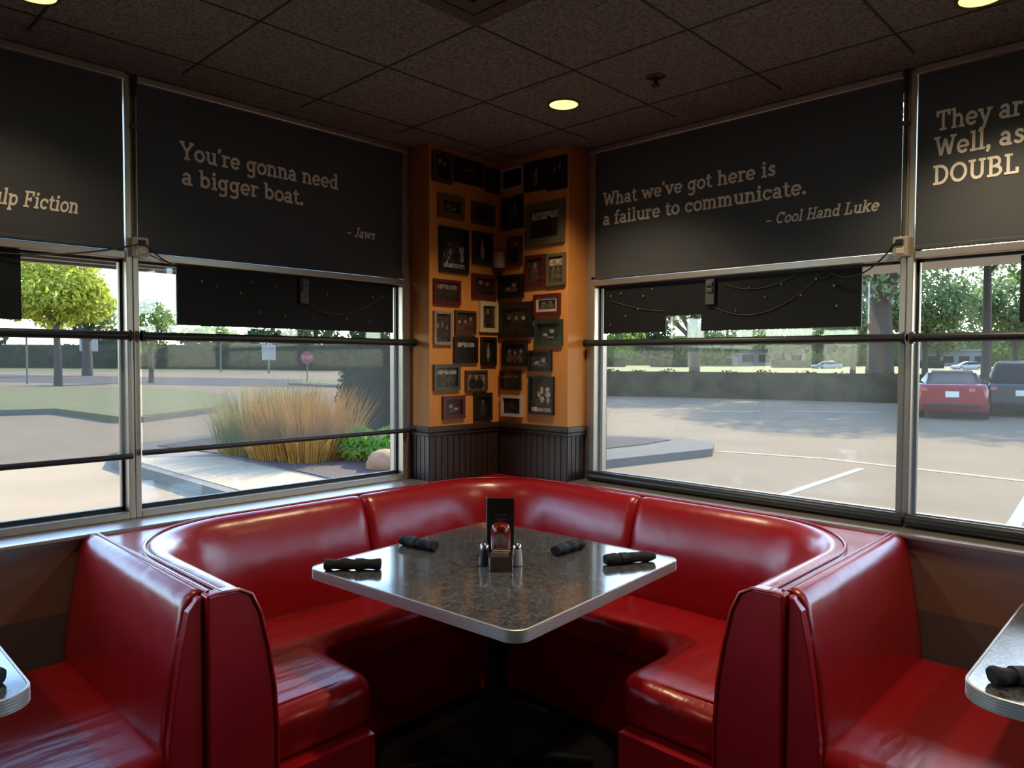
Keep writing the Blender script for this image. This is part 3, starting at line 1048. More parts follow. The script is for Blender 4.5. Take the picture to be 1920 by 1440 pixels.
BR = (0.05, 0.03, 0.022); DK = (0.02, 0.017, 0.015); LT = (0.36, 0.32, 0.28); MD = (0.14, 0.10, 0.08)
PHOTOS = [
    # right?, px box, frame, label, kind, bg, fig, hi, border, mat
    (0, (809, 281, 846, 347), 'brown', 'brown framed photo of two pale-faced people, top left of the left panel', 'two', DK, DK, (0.42, 0.36, 0.29), .16, None),
    (0, (851, 296, 904, 352), 'black', 'black frame with a dim pinkish lamp shape, second in the top row left', 'lamp', DK, BR, (0.22, 0.10, 0.11), .12, None),
    (0, (909, 314, 934, 365), 'black', 'very dark small frame in the top row, tight to the left of the corner', 'one', DK, BR, (0.06, 0.03, 0.025), .12, None),
    (0, (820, 363, 868, 415), 'tan', 'tan framed photo with a pale figure in the middle, under the two pale-faced people', 'lying', (0.05, 0.045, 0.035), MD, (0.25, 0.25, 0.22), .24, None),
    (0, (883, 379, 925, 426), 'brown', 'dull brown framed dark photo, second row beside the corner, above the white-figure photo', 'group', DK, BR, (0.10, 0.08, 0.07), .2, None),
    (0, (822, 425, 876, 515), 'black', 'large black framed black-and-white crowd photo, left panel', 'crowd', (0.035, 0.035, 0.036), (0.10, 0.095, 0.09), (0.40, 0.37, 0.35), .11, None),
    (0, (885, 434, 921, 499), 'green', 'dark green framed photo of one white standing figure, next to the crowd photo', 'walk', (0.03, 0.034, 0.026), MD, (0.42, 0.38, 0.33), .13, None),
    (0, (811, 523, 861, 573), 'red', 'dark red framed photo with a grey strip, under the crowd photo', 'sky', (0.06, 0.03, 0.03), BR, (0.19, 0.15, 0.14), .13, None),
    (0, (883, 513, 928, 562), 'red', 'reddish brown framed photo of two pale heads, left of the corner under the green frame', 'two', (0.06, 0.025, 0.016), BR, (0.22, 0.16, 0.12), .17, None),
    (0, (811, 583, 845, 647), 'silver', 'silver framed tall photo at the outer left edge, mid height', 'group', (0.09, 0.055, 0.05), (0.055, 0.035, 0.034), (0.20, 0.13, 0.12), .12, None),
    (0, (851, 582, 890, 628), 'brown', 'brown framed square photo of a seated group, right of the silver frame', 'group', (0.07, 0.05, 0.042), (0.16, 0.06, 0.05), (0.26, 0.19, 0.16), .1, None),
    (0, (897, 565, 931, 624), 'cream', 'cream bordered tall photo beside the corner, left panel', 'one', (0.10, 0.06, 0.03), (0.05, 0.03, 0.02), (0.20, 0.13, 0.06), .17, None),
    (0, (849, 632, 893, 681), 'black', 'black framed square photo with a white horizon, under the seated group', 'sky', DK, DK, (0.30, 0.26, 0.23), .13, None),
    (0, (900, 632, 928, 685), 'black', 'narrow black framed photo of one standing figure, under the cream border', 'walk', DK, BR, (0.22, 0.19, 0.15), .15, None),
    (0, (811, 683, 860, 732), 'grey', 'dark grey framed photo of a figure with outstretched arms, lower left', 'sky', (0.035, 0.034, 0.03), (0.11, 0.08, 0.05), (0.30, 0.27, 0.24), .14, None),
    (0, (871, 694, 911, 734), 'brown', 'thin brown framed photo of two dark figures on pale ground, lower left panel', 'two', (0.30, 0.24, 0.20), (0.03, 0.022, 0.02), (0.05, 0.032, 0.028), .09, None),
    (0, (828, 741, 869, 786), 'red', 'dark red frame at the bottom of the left panel, a pale star-like spot inside', 'lying', (0.07, 0.028, 0.024), (0.10, 0.05, 0.04), (0.34, 0.22, 0.16), .17, None),
    (0, (887, 736, 920, 789), 'black', 'tall black frame lowest and nearest the corner on the left panel', 'one', DK, (0.05, 0.05, 0.045), (0.10, 0.10, 0.09), .15, None),
    (1, (942, 310, 984, 360), 'white', 'pale framed dark photo at the top right of the corner', 'one', (0.035, 0.012, 0.014), DK, (0.07, 0.02, 0.022), .10, None),
    (1, (986, 299, 1027, 362), 'black', 'black framed photo of a small white figure, middle of the top row right', 'walk', DK, BR, (0.24, 0.20, 0.18), .1, None),
    (1, (1029, 291, 1064, 359), 'black', 'black framed photo with two pale patches, top right end of the right panel', 'two', DK, (0.03, 0.012, 0.012), (0.20, 0.17, 0.17), .12, None),
    (1, (943, 366, 982, 433), 'black', 'black framed photo of two grey people, second row right of the corner', 'two', DK, (0.10, 0.085, 0.08), (0.22, 0.19, 0.17), .15, None),
    (1, (988, 374, 1060, 464), 'olive', 'large olive-grey framed photo of dark riders under a bright sky', 'sky', (0.05, 0.035, 0.024), DK, (0.42, 0.37, 0.29), .17, None),
    (1, (954, 442, 980, 500), 'brown', 'small reddish brown frame right beside the cream wall sensor', 'sky', (0.05, 0.02, 0.014), BR, (0.22, 0.15, 0.10), .16, None),
    (1, (987, 477, 1025, 539), 'red', 'dark red framed photo of a white-shirted person, under the large olive frame', 'one', (0.08, 0.045, 0.03), (0.16, 0.10, 0.06), (0.34, 0.26, 0.18), .14, None),
    (1, (1027, 474, 1062, 537), 'olive', 'tan framed photo with a white top, outer right edge beside the red frame', 'sky', (0.10, 0.065, 0.04), (0.20, 0.15, 0.11), (0.46, 0.37, 0.27), .13, None),
    (1, (937, 514, 983, 561), 'black', 'black framed photo of a reclining figure, just right of the corner', 'lying', DK, (0.09, 0.07, 0.055), (0.26, 0.20, 0.15), .14, None),
    (1, (1003, 550, 1052, 592), 'red', 'red framed photo with a white inner border and grey faces', 'two', (0.05, 0.04, 0.035), (0.16, 0.13, 0.11), (0.24, 0.20, 0.18), .15, (0.55, 0.40, 0.34)),
    (1, (939, 566, 1000, 634), 'black', 'biggest black frame, wide border, brown group photo right of the corner', 'group', (0.075, 0.05, 0.034), (0.045, 0.028, 0.018), (0.26, 0.22, 0.18), .19, None),
    (1, (1005, 599, 1056, 648), 'green', 'dark green framed photo with a diagonal white glare painted in, right edge mid height', 'lying', (0.035, 0.045, 0.038), DK, (0.34, 0.30, 0.26), .15, None),  # pale tones stand for light glaring off the glass
    (1, (945, 639, 990, 687), 'black', 'black framed photo of three seated people, below the biggest black frame', 'group', (0.03, 0.02, 0.018), (0.17, 0.08, 0.06), (0.26, 0.18, 0.16), .15, None),
    (1, (993, 657, 1036, 696), 'black', 'thin black framed photo with white streaks, under the green frame', 'lying', (0.04, 0.03, 0.026), (0.14, 0.10, 0.09), (0.34, 0.28, 0.26), .09, None),
    (1, (940, 694, 978, 731), 'black', 'small black framed photo with a row of pale lights along its top', 'sky', DK, BR, (0.24, 0.20, 0.17), .1, None),
    (1, (942, 740, 982, 782), 'white', 'pale pink framed dark photo, bottom right of the corner', 'one', (0.03, 0.022, 0.018), (0.05, 0.045, 0.036), (0.10, 0.09, 0.075), .14, None),
    (1, (994, 705, 1040, 778), 'black', 'tall colour photo with white and green patches, bottom right of the right panel', 'crowd', (0.06, 0.045, 0.025), (0.10, 0.11, 0.045), (0.46, 0.38, 0.28), .07, None),
]
for (rt, (x0, y0, x1, y1), look, lab, kind, bg, fig, hi, bd, mc) in PHOTOS:
    cx, cy = (x0 + x1) / 2, (y0 + y1) / 2
    fn = on_right if rt else on_left
    vx, vy = ((-441, 670) if rt else (2267, 680))
    slope = (vy - cy) / (vx - cx)
    hh = (y1 - y0) - abs(slope) * (x1 - x0) * 0.8
    a, z = fn(cx, cy)
    a0, _ = fn(x0, cy); a1, _ = fn(x1, cy)
    _, zt = fn(cx, cy - hh / 2); _, zb = fn(cx, cy + hh / 2)
    wall_photo(bool(rt), (a0 + a1) / 2, z, abs(a1 - a0), zt - zb, look, lab, kind, bg, fig, hi, bd, mc)

t = thing('wall_sensor', 'small cream cylinder with a dark red base mounted in the photo corner', 'sensor', (-0.03, -0.03, 2.02))
b = MB(); b.lathe([(0.030, 0), (0.033, 0.01), (0.033, 0.075), (0.028, 0.085)], (-0.034, -0.034, 2.035), 18); b.build('body', M['sensor'], t)
b = MB(); b.lathe([(0.012, -0.012), (0.026, -0.006), (0.028, 0.012)], (-0.034, -0.034, 2.022), 16); b.build('base', M['sensor_base'], t)


# ------------------------------------------------------------------ corner booth
def fillet_path(corners, r, step=0.03):
    """polyline through corners with the inner ones rounded; returns [(x, y), (nx, ny), s]"""
    pts = []
    C = [Vector(c) for c in corners]
    segs = []
    start = C[0]
    for i in range(1, len(C) - 1):
        u = (C[i - 1] - C[i]).normalized(); v = (C[i + 1] - C[i]).normalized()
        rr = r[i - 1]
        a = C[i] + u * rr; c = C[i] + v * rr
        segs.append(('l', start, a))
        segs.append(('c', a, c, C[i] + u * rr + v * rr, rr))
        start = c
    segs.append(('l', start, C[-1]))
    out = []
    for s in segs:
        if s[0] == 'l':
            L = (s[2] - s[1]).length
            n = max(1, int(L / step))
            for k in range(n + 1):
                out.append(s[1].lerp(s[2], k / n))
        else:
            a, c, o, rr = s[1:]
            a0 = math.atan2((a - o).y, (a - o).x); a1 = math.atan2((c - o).y, (c - o).x)
            d = (a1 - a0 + PI) % (2 * PI) - PI
            n = max(6, int(abs(d) * rr / step))
            for k in range(1, n):
                q = a0 + d * k / n
                out.append(o + Vector((math.cos(q), math.sin(q))) * rr)
    res = []
    for p in out:
        if not res or (p - res[-1]).length > 1e-4:
            res.append(p)
    full = []
    s = 0
    for i, p in enumerate(res):
        if i: s += (p - res[i - 1]).length
        t = (res[min(i + 1, len(res) - 1)] - res[max(i - 1, 0)]).normalized()
        full.append((p, Vector((t.y, -t.x)), s))     # right-hand normal = towards the inside
    return full


SEAT_Z = 0.495
BACK_Z = 0.915
ARM = -2.0
booth = thing('corner_booth', 'red vinyl U-shaped corner booth wrapped around the square table', 'booth', (-0.9, -0.9, 0.0))
path = fillet_path([(ARM, -0.95), (ARM, -0.006), (-0.006, -0.006), (-0.006, ARM), (-0.95, ARM)], [0.45, 0.45, 0.45], 0.03)
TOT = path[-1][2]


def s_of(x=None, y=None):
    best = min(path, key=lambda q: (q[0].x - x) ** 2 + (q[0].y - y) ** 2)
    return best[2]


seam1, seam2 = s_of(-0.955, -0.006), s_of(-0.006, -0.985)


def back_ring(p, n, pinch):
    """closed cross-section of the backrest, d measured inwards from the path"""
    q = 0.022 * pinch
    prof = [(0.0, 0.34), (0.0, BACK_Z - 0.012), (0.020, BACK_Z - 0.004 - q * .3), (0.045 - q * .2, BACK_Z - q * .5), (0.068 - q * .5, BACK_Z - 0.010 - q * .5),
            (0.088 - q, BACK_Z - 0.035 - q * .3), (0.108 - q, 0.84), (0.128 - q, 0.78), (0.145 - q, 0.70), (0.158 - q, 0.62), (0.165 - q, 0.55), (0.166 - q, 0.49), (0.155 - q * .6, 0.42), (0.12, 0.34)]
    return [(p.x + n.x * d, p.y + n.y * d, z) for d, z in prof]


def resample(s0, s1, k):
    """points of the path between two arc lengths"""
    out = []
    for i in range(k + 1):
        s = s0 + (s1 - s0) * i / k
        j = 0
        while j < len(path) - 2 and path[j + 1][2] < s: j += 1
        a, c = path[j], path[j + 1]
        f = (s - a[2]) / max(1e-6, c[2] - a[2])
        nn = (a[1].lerp(c[1], f)).normalized()
        out.append((a[0].lerp(c[0], f), nn, s))
    return out


for (s0, s1) in ((0.0, seam1), (seam1, seam2), (seam2, TOT)):
    ss = resample(s0 + 0.001, s1 - 0.001, int((s1 - s0) / 0.022))
    rings = []
    for (p, n, s) in ss:
        d = min(s - s0 if s0 > 0 else 9, s1 - s if s1 < TOT else 9)
        pinch = math.exp(-max(0, d) / 0.014) if d < 0.2 else 0.0
        rings.append(back_ring(p, n, pinch))
    b = MB()
    b.loft(rings, smooth=True)
    b.build('backrest', M['vinyl'], booth, merge=True)

# piping along the top of the back
b = MB()
b.tube([(p.x + n.x * 0.008, p.y + n.y * 0.008, BACK_Z - 0.002) for p, n, s in resample(0.004, TOT - 0.004, 150)], 0.0055, 6)
b.build('piping', M['vinyl'], booth)

# flat top caps filling the corners behind the curved back
for (cx, cy, sx, sy) in ((ARM, -0.006, 1, -1), (-0.006, -0.006, -1, -1), (-0.006, ARM, -1, 1)):
    o = Vector((cx + sx * 0.45, cy + sy * 0.45))
    arc = []
    a0 = math.atan2(-sy, 0) if False else None
    for k in range(17):
        q = PI / 2 * k / 16
        arc.append((o.x - sx * 0.447 * math.cos(q), o.y - sy * 0.447 * math.sin(q)))
    poly = [(cx, cy)] + arc
    area = sum(poly[i][0] * poly[(i + 1) % len(poly)][1] - poly[(i + 1) % len(poly)][0] * poly[i][1] for i in range(len(poly)))
    if area < 0: poly.reverse()
    b = MB()
    b.prism(poly, 0.30, BACK_Z - 0.010)
    b.build('top_cap', M['vinyl'], booth)

# the seat: one U-shaped cushion, its front edge and open corners well rounded
outer = [(p.x + n.x * 0.13, p.y + n.y * 0.13) for p, n, s in resample(0.05, TOT - 0.05, 110)]


def arc_pts(cx, cy, r, a0, a1, k=8):
    return [(cx + r * math.cos(math.radians(a0 + (a1 - a0) * i / k)), cy + r * math.sin(math.radians(a0 + (a1 - a0) * i / k))) for i in range(k + 1)]


IN = -1.44
FR = -0.47
EN = -0.90
inner = []
rc = 0.09
# right arm end, its rounded open corner, then along the inside edge back to the left arm
inner += arc_pts(EN + rc, IN - rc, rc, 180, 90)
inner += arc_pts(FR - 0.16, IN + 0.16, 0.16, -90, 0)
inner += arc_pts(FR - 0.30, FR - 0.30, 0.30, 0, 90, 12)
inner += arc_pts(IN + 0.16, FR - 0.16, 0.16, 90, 180)
inner += arc_pts(IN - rc, EN + rc, rc, 0, -90)


def cushion(name, poly, z0, z1, rad, m, parent, crown=0.0):
    """upholstered pad: outline with a rounded top rim and a slightly rounded lower rim"""
    area = sum(poly[i][0] * poly[(i + 1) % len(poly)][1] - poly[(i + 1) % len(poly)][0] * poly[i][1] for i in range(len(poly)))
    if area < 0: poly = poly[::-1]
    n = len(poly)
    offs = []
    for i in range(n):
        a, p, c = Vector(poly[i - 1]), Vector(poly[i]), Vector(poly[(i + 1) % n])
        d0, d1 = (p - a).normalized(), (c - p).normalized()
        n0, n1 = Vector((-d0.y, d0.x)), Vector((-d1.y, d1.x))
        h = (n0 + n1).normalized()
        offs.append(h / max(0.5, h.dot(n0)))
    rings = []
    lv = [(rad * .5, z0)] + [(rad * .5 * (1 - math.sin(PI / 2 * k / 3)), z0 + rad * .5 * (1 - math.cos(PI / 2 * k / 3))) for k in range(1, 4)]
    lv += [(rad * (1 - math.cos(PI / 2 * k / 7)), z1 - rad + rad * math.sin(PI / 2 * k / 7)) for k in range(0, 8)]
    lv += [(rad + 0.012, z1 + crown * .4)]
    for ins, z in lv:
        rings.append([(poly[i][0] + offs[i].x * ins, poly[i][1] + offs[i].y * ins, z) for i in range(n)])
    b = MB()
    b.loft(rings, smooth=True)
    return b.build(name, m, parent)


cushion('seat', outer + inner, 0.345, SEAT_Z, 0.055, M['seat'], booth, 0.002)
# plinth under the seat, set back
pin = []
IP, FP, EP = IN - 0.06, FR + 0.05, EN - 0.05
pin += [(EP, ARM + 0.14), (EP, IP), (FP, IP), (FP, FP), (IP, FP), (IP, EP), (ARM + 0.14, EP)]
pout = [(ARM + 0.03, EP), (ARM + 0.03, -0.04), (-0.04, -0.04), (-0.04, ARM + 0.03), (EP, ARM + 0.03)]
poly = pout + pin
area = sum(poly[i][0] * poly[(i + 1) % len(poly)][1] - poly[(i + 1) % len(poly)][0] * poly[i][1] for i in range(len(poly)))
if area < 0: poly.reverse()
b = MB(); b.prism(poly, 0.0, 0.345)
b.build('plinth', M['vinyl'], booth)


def end_panel(right, parent, prof, y, name='end_panel'):
    """upholstered board closing an arm's end; prof = (x, z) outline"""
    b = MB(right)
    n = len(prof)
    rings = []
    for (dy, sc) in ((0.03, 1.0), (0.0, 1.0), (-0.010, 0.992), (-0.015, 0.965)):
        cx = sum(p[0] for p in prof) / n; cz = sum(p[1] for p in prof) / n
        rings.append([(cx + (p[0] - cx) * sc, y + dy, cz + (p[1] - cz) * (1 - (1 - sc) * 0.35)) for p in prof])
    b.loft(rings, smooth=False)
    return b.build(name, M['vinyl'], parent, merge=True, bevel=0.004, seg=2)


EPROF = [(-2.036, 0.0), (-1.842, 0.0), (-1.842, 0.50), (-1.850, 0.62), (-1.868, 0.74), (-1.890, 0.84), (-1.915, 0.895), (-1.95, 0.915), (-2.00, 0.917), (-2.036, 0.914)]
for right in (False, True):
    end_panel(right, booth, EPROF, -0.95)
    b = MB(right)
    b.tube([(p[0], -0.968, p[1]) for p in EPROF[1:-1]], 0.005, 6)
    b.build('piping', M['vinyl'], booth)


# ------------------------------------------------------------------ neighbouring benches, back to back with the booth
def bench(right, label):
    t = thing('booth_bench', label, 'booth bench', mp(-2.3, -0.5, 0, right), group='straight benches beside the corner booth')
    prof = [(-2.008, 0.30), (-2.008, 0.905), (-2.020, 0.914), (-2.038, 0.916), (-2.062, 0.902), (-2.078, 0.872), (-2.090, 0.81), (-2.104, 0.73), (-2.120, 0.63), (-2.130, 0.54), (-2.130, 0.47), (-2.11, 0.36)]
    b = MB(right)
    n = 24
    rings = [[(x, -0.915 + 0.90 * k / n, z) for x, z in prof] for k in range(n + 1)]
    b.loft(rings, smooth=True)
    b.build('backrest', M['vinyl'], t, merge=True)
    ep = [(-2.040, 0.0), (-2.040, 0.911), (-2.052, 0.906), (-2.076, 0.875), (-2.092, 0.80), (-2.112, 0.67), (-2.128, 0.54), (-2.130, 0.0)]
    end_panel(right, t, ep, -0.930)
    b = MB(right)
    b.tube([(-2.02, -0.93 + 0.91 * k / 20, 0.915) for k in range(21)], 0.0055, 6)
    b.build('piping', M['vinyl'], t)
    pl = [(-2.10, -0.02), (-2.10, -0.92)] + arc_pts(-2.55, -0.86, 0.06, -90, -180, 5) + [(-2.61, -0.02)]
    if right: pl = [(y, x) for x, y in pl]
    cushion('seat', pl, 0.345, SEAT_Z + 0.012, 0.05, M['seat'], t, 0.002)
    b = MB(right)
    b.box(-2.12, -0.88, 0.0, -2.56, -0.02, 0.345)
    b.build('plinth', M['vinyl'], t)
    return t


bench(False, 'red vinyl bench on the left, its seat running out past the photo edge')
bench(True, 'red vinyl bench on the right, under the dark wall panel by the right table')


# ------------------------------------------------------------------ tables
def rrect(w, d, r, k=8):
    return (arc_pts(w / 2 - r, d / 2 - r, r, 0, 90, k) + arc_pts(-w / 2 + r, d / 2 - r, r, 90, 180, k)
            + arc_pts(-w / 2 + r, -d / 2 + r, r, 180, 270, k) + arc_pts(w / 2 - r, -d / 2 + r, r, 270, 360, k))


def table(loc, rz, w, d, r, label, ped=((0, 0),)):
    t = thing('diner_table', label, 'table', loc, rz, 'grey laminate diner tables')
    b = MB(); b.prism(rrect(w - 0.006, d - 0.006, r - 0.003), 0.7510, 0.7850)
    b.build('tabletop', M['laminate'], t, local=True)
    # ribbed metal band: a sawtooth outline swept in height with fine grooves
    b = MB()
    prof = [(0.000, 0.7490), (0.004, 0.7490)]
    z = 0.7495
    while z < 0.7845:
        prof += [(0.006, z), (0.006, z + 0.0032), (0.0025, z + 0.0040), (0.0025, z + 0.0062)]
        z += 0.0070
    prof += [(0.006, 0.7850), (0.003, 0.7862), (0.000, 0.7862)]
    base = rrect(w - 0.010, d - 0.010, r - 0.005, 10)
    rings = []
    n = len(base)
    for i in range(n + 1):
        p = Vector(base[i % n])
        tn = (Vector(base[(i + 1) % n]) - Vector(base[(i - 1) % n]))
        tn.normalize()
        nn = Vector((tn.y, -tn.x))
        rings.append([(p.x + nn.x * q, p.y + nn.y * q, zz) for q, zz in prof])
    b.loft(rings, smooth=False, closed=False, cap=False)
    b.build('edge_band', M['edge'], t, local=True)
    for (px, py) in ped:
        b = MB()
        b.lathe([(0.06, 0.03), (0.055, 0.06), (0.038, 0.08), (0.038, 0.71), (0.055, 0.72), (0.055, 0.738)], (px, py, 0), 20)
        b.build('column', M['iron'], t, local=True)
        b = MB()
        b.box(px - 0.20, py - 0.20, 0.7370, px + 0.20, py + 0.20, 0.7505)
        b.build('top_plate', M['iron'], t, local=True)
        for k in range(4):
            q = PI / 4 + k * PI / 2
            b = MB()
            dx, dy = math.cos(q), math.sin(q)
            b.tube([(px + dx * 0.03, py + dy * 0.03, 0.055), (px + dx * 0.2, py + dy * 0.2, 0.045), (px + dx * 0.36, py + dy * 0.36, 0.024)], [0.034, 0.026, 0.020], 8)
            b.build('foot', M['iron'], t, local=True)
    return t


table((-0.956, -0.959, 0), math.radians(4.5), 0.983, 0.983, 0.055, 'square grey laminate table with ribbed metal edge inside the corner booth')
table((-2.775, -0.500, 0), 0, 0.72, 0.896, 0.07, 'table corner cut off by the left edge of the photo', ped=((0, 0),))
table((-0.495, -2.813, 0), 0, 0.875, 0.76, 0.09, 'table corner cut off by the right edge of the photo', ped=((0, 0),))


# ------------------------------------------------------------------ napkin rolls
def napkin(p0, p1, label, seed):
    """rolled black napkin lying from p0 to p1 on a tabletop"""
    r = random.Random(seed)
    p0, p1 = Vector((*p0, 0.7865)), Vector((*p1, 0.7865))
    mid = (p0 + p1) / 2
    d = (p1 - p0)
    L = d.length
    t = thing('napkin_roll', label, 'napkin roll', mid, math.atan2(d.y, d.x), 'rolled black napkins')
    b = MB()
    rings = []
    n, m = 22, 18
    for i in range(n + 1):
        x = -L / 2 + L * i / n
        rr = 0.0205 + 0.0018 * math.sin(i * 0.9 + seed) + (0.002 if i < 3 else 0)
        if i in (0, n): rr *= 0.86
        ring = []
        for k in range(m):
            q = 2 * PI * k / m
            w = 1 + 0.07 * math.sin(2 * q + i * 0.5 + seed) + 0.04 * math.sin(5 * q - i * 0.7)
            y, z = rr * 1.12 * math.cos(q) * w, rr * 0.9 * math.sin(q) * w
            ring.append((x, y, max(0.0, z + 0.0185)))
        rings.append(ring)
    b.loft(rings, smooth=True)
    b.build('napkin', M['napkin'], t, local=True)
    b = MB()
    x = L * 0.12 * (1 if seed % 2 else -1)
    rings = []
    for xx in (x - 0.014, x + 0.014):
        rings.append([(xx, 0.0255 * math.cos(2 * PI * k / 18), max(0.0002, 0.0187 + 0.0212 * math.sin(2 * PI * k / 18))) for k in range(18)])
    b.loft(rings, smooth=True)
    b.build('paper_band', M['napkin_band'], t, local=True)
    b = MB()
    b.lathe([(0.004, 0), (0.009, 0.002), (0.011, 0.008), (0.006, 0.010)], (0, 0, 0), 10)
    fold = b
    return t


napkin((-1.453, -0.582), (-1.312, -0.722), 'black napkin roll nearest the left corner of the middle table', 1)
napkin((-1.044, -0.497), (-1.015, -0.671), 'black napkin roll on the far left edge of the middle table', 2)
napkin((-0.737, -1.047), (-0.567, -1.044), 'black napkin roll at the far right edge of the middle table, second from right', 3)
napkin((-0.702, -1.257), (-0.528, -1.354), 'black napkin roll nearest the right corner of the middle table', 4)
napkin((-2.462, -0.855), (-2.569, -0.768), 'black napkin roll on the table corner at the left edge of the photo', 5)
napkin((-0.860, -2.486), (-0.739, -2.607), 'black napkin roll on the table corner at the right edge of the photo', 6)

# ------------------------------------------------------------------ menu stand, ketchup, packet caddy, shakers
VR = Vector((0.695, -0.719, 0)).normalized()     # across the view
VF = Vector((0.719, 0.695, 0)).normalized()      # away from the viewer
TZ = 0.7852


def at(c, a, f, z=TZ):
    p = Vector((c[0], c[1], 0)) + VR * a + VF * f
    return (p.x, p.y, z)


mc = (-0.865, -0.880)
t = thing('menu_stand', 'tall black menu card stand behind the ketchup on the middle table', 'menu', at(mc, 0, 0))
b = MB()
b.obox(at(mc, 0, 0.006, TZ + 0.108), VR * 0.052, VF * 0.004, Vector((0, 0, 0.108)))
b.obox(at(mc, 0, 0.030, TZ + 0.106), VR * 0.052, VF * 0.003 + Vector((0, 0, 0.0)), Vector((0, 0, 0.106)))
b.build('menu_card', M['card'], t, bevel=0.001)
b = MB()
b.obox(at(mc, 0, 0.018, TZ + 0.003), VR * 0.055, VF * 0.028, Vector((0, 0, 0.003)))
b.build('stand_base', M['card'], t)
b = MB()
b.obox(at(mc, -0.0545, 0.012, TZ + 0.109), VR * 0.0022, VF * 0.010, Vector((0, 0, 0.108)))
b.build('clear_edge', M['card_edge'], t)
b = MB()
for (a, z, w) in ((0.0, 0.152, 0.022), (0.0, 0.135, 0.020), (0.0, 0.128, 0.016)):
    b.obox(at(mc, a, 0.0015, TZ + z), VR * w, VF * 0.0006, Vector((0, 0, 0.0014)))
b.build('menu_print', M['card_print'], t)

kc = (-0.931, -0.946)
t = thing('ketchup_bottle', 'red ketchup bottle with a round tan label in front of the black menu', 'ketchup bottle', at(kc, 0, 0))
b = MB()
b.lathe([(0.026, 0.030), (0.034, 0.036), (0.0365, 0.055), (0.0365, 0.105), (0.034, 0.128), (0.031, 0.136), (0.022, 0.140), (0.004, 0.1405)], at(kc, 0, 0), 24, sx=1.0, sy=1.0)
b.build('bottle', M['ketchup'], t)
b = MB()
b.lathe([(0.029, 0.0), (0.031, 0.003), (0.028, 0.028), (0.020, 0.032)], at(kc, 0, 0), 20)
b.build('cap', M['cap_white'], t)
b = MB()
ctr = Vector(at(kc, 0, 0))
rings = []
for f in (0.02, 0.35, 0.7, 1.0):
    pts = []
    for k in range(24):
        q = 2 * PI * k / 24
        u, z = 0.023 * f * math.cos(q), 0.082 + 0.030 * f * math.sin(q)
        ang = u / 0.0370
        pts.append(ctr + VR * (0.0373 * math.sin(ang)) - VF * (0.0373 * math.cos(ang)) + Vector((0, 0, z)))
    rings.append(pts)
b.loft(rings, smooth=True, cap=False)
b.build('bottle_label', M['ketchup_label'], t)

pc = (-1.004, -1.022)
t = thing('packet_caddy', 'small brown caddy of sugar packets in front of the ketchup bottle', 'caddy', at(pc, 0, 0))
b = MB()
for (a, f, wa, wf) in ((0, -0.030, 0.040, 0.002), (0, 0.030, 0.040, 0.002), (-0.039, 0, 0.002, 0.030), (0.039, 0, 0.002, 0.030)):
    b.obox(at(pc, a, f, TZ + 0.026), VR * wa, VF * wf, Vector((0, 0, 0.0258)))
b.obox(at(pc, 0, 0, TZ + 0.003), VR * 0.040, VF * 0.031, Vector((0, 0, 0.0028)))
b.build('caddy_box', M['caddy_glass'], t, bevel=0.002)
for k in range(8):
    b = MB()
    f = -0.024 + 0.0068 * k
    b.obox(at(pc, (-0.004, 0.003, 0.0)[k % 3], f, TZ + 0.036), VR * 0.031, VF * 0.0024, Vector((0, 0, 0.029 + 0.002 * (k % 3))))
    o = b.build('sugar_packet', M['packet_top'] if k % 2 == 0 else M['packet'])
    o.location = (0, 0, 0)
    tag(o, ['cream sugar packet standing in the brown caddy', 'brown sugar packet standing in the brown caddy'][k % 2], 'sugar packet', 'sugar packets in the caddy')


def shaker(c, label, fill):
    t = thing('shaker', label, 'shaker', at(c, 0, 0), group='salt and pepper shakers')
    b = MB()
    b.lathe([(0.018, 0.0), (0.0205, 0.003), (0.0195, 0.03), (0.0165, 0.055), (0.0150, 0.062)], at(c, 0, 0), 12, smooth=False)
    b.build('glass_body', M[fill], t)
    b = MB()
    b.lathe([(0.0165, 0.062), (0.0165, 0.072), (0.012, 0.079), (0.004, 0.082)], at(c, 0, 0), 16)
    b.build('cap', M['chrome'], t)


shaker((-1.013, -0.944), 'glass pepper shaker with chrome cap left of the ketchup bottle', 'pepper')
shaker((-0.931, -1.031), 'glass salt shaker with chrome cap right of the ketchup bottle', 'salt')


# ------------------------------------------------------------------ ceiling fittings
def downlight(x, y, power, label):
    t = thing('downlight', label, 'ceiling light', (x, y, CEIL), group='warm ceiling downlights')
    b = MB()
    n = 32
    rings = []
    for r, z in ((0.060, CEIL - 0.001), (0.0610, CEIL - 0.005), (0.069, CEIL - 0.006), (0.072, CEIL - 0.001)):
        rings.append([(x + r * math.cos(2 * PI * k / n), y + r * math.sin(2 * PI * k / n), z) for k in range(n)])
    b.loft(rings, smooth=True, cap=False)
    b.build('trim_ring', M['lamp_trim'], t)
    b = MB()
    b.lathe([(0.060, CEIL - 0.003), (0.030, CEIL - 0.0045), (0.002, CEIL - 0.005)], (x, y, 0), n)
    b.build('lens', M['lamp_glow'], t)
    ld = bpy.data.lights.new('downlight_lamp', 'SPOT')
    ld.energy = power
    ld.color = (1.0, 0.78, 0.48)
    ld.spot_size = math.radians(125)
    ld.spot_blend = 0.8
    ld.shadow_soft_size = 0.05
    lo = bpy.data.objects.new('downlight_lamp', ld)
    scene.collection.objects.link(lo)
    lo.parent = t
    lo.location = (0, 0, -0.03)


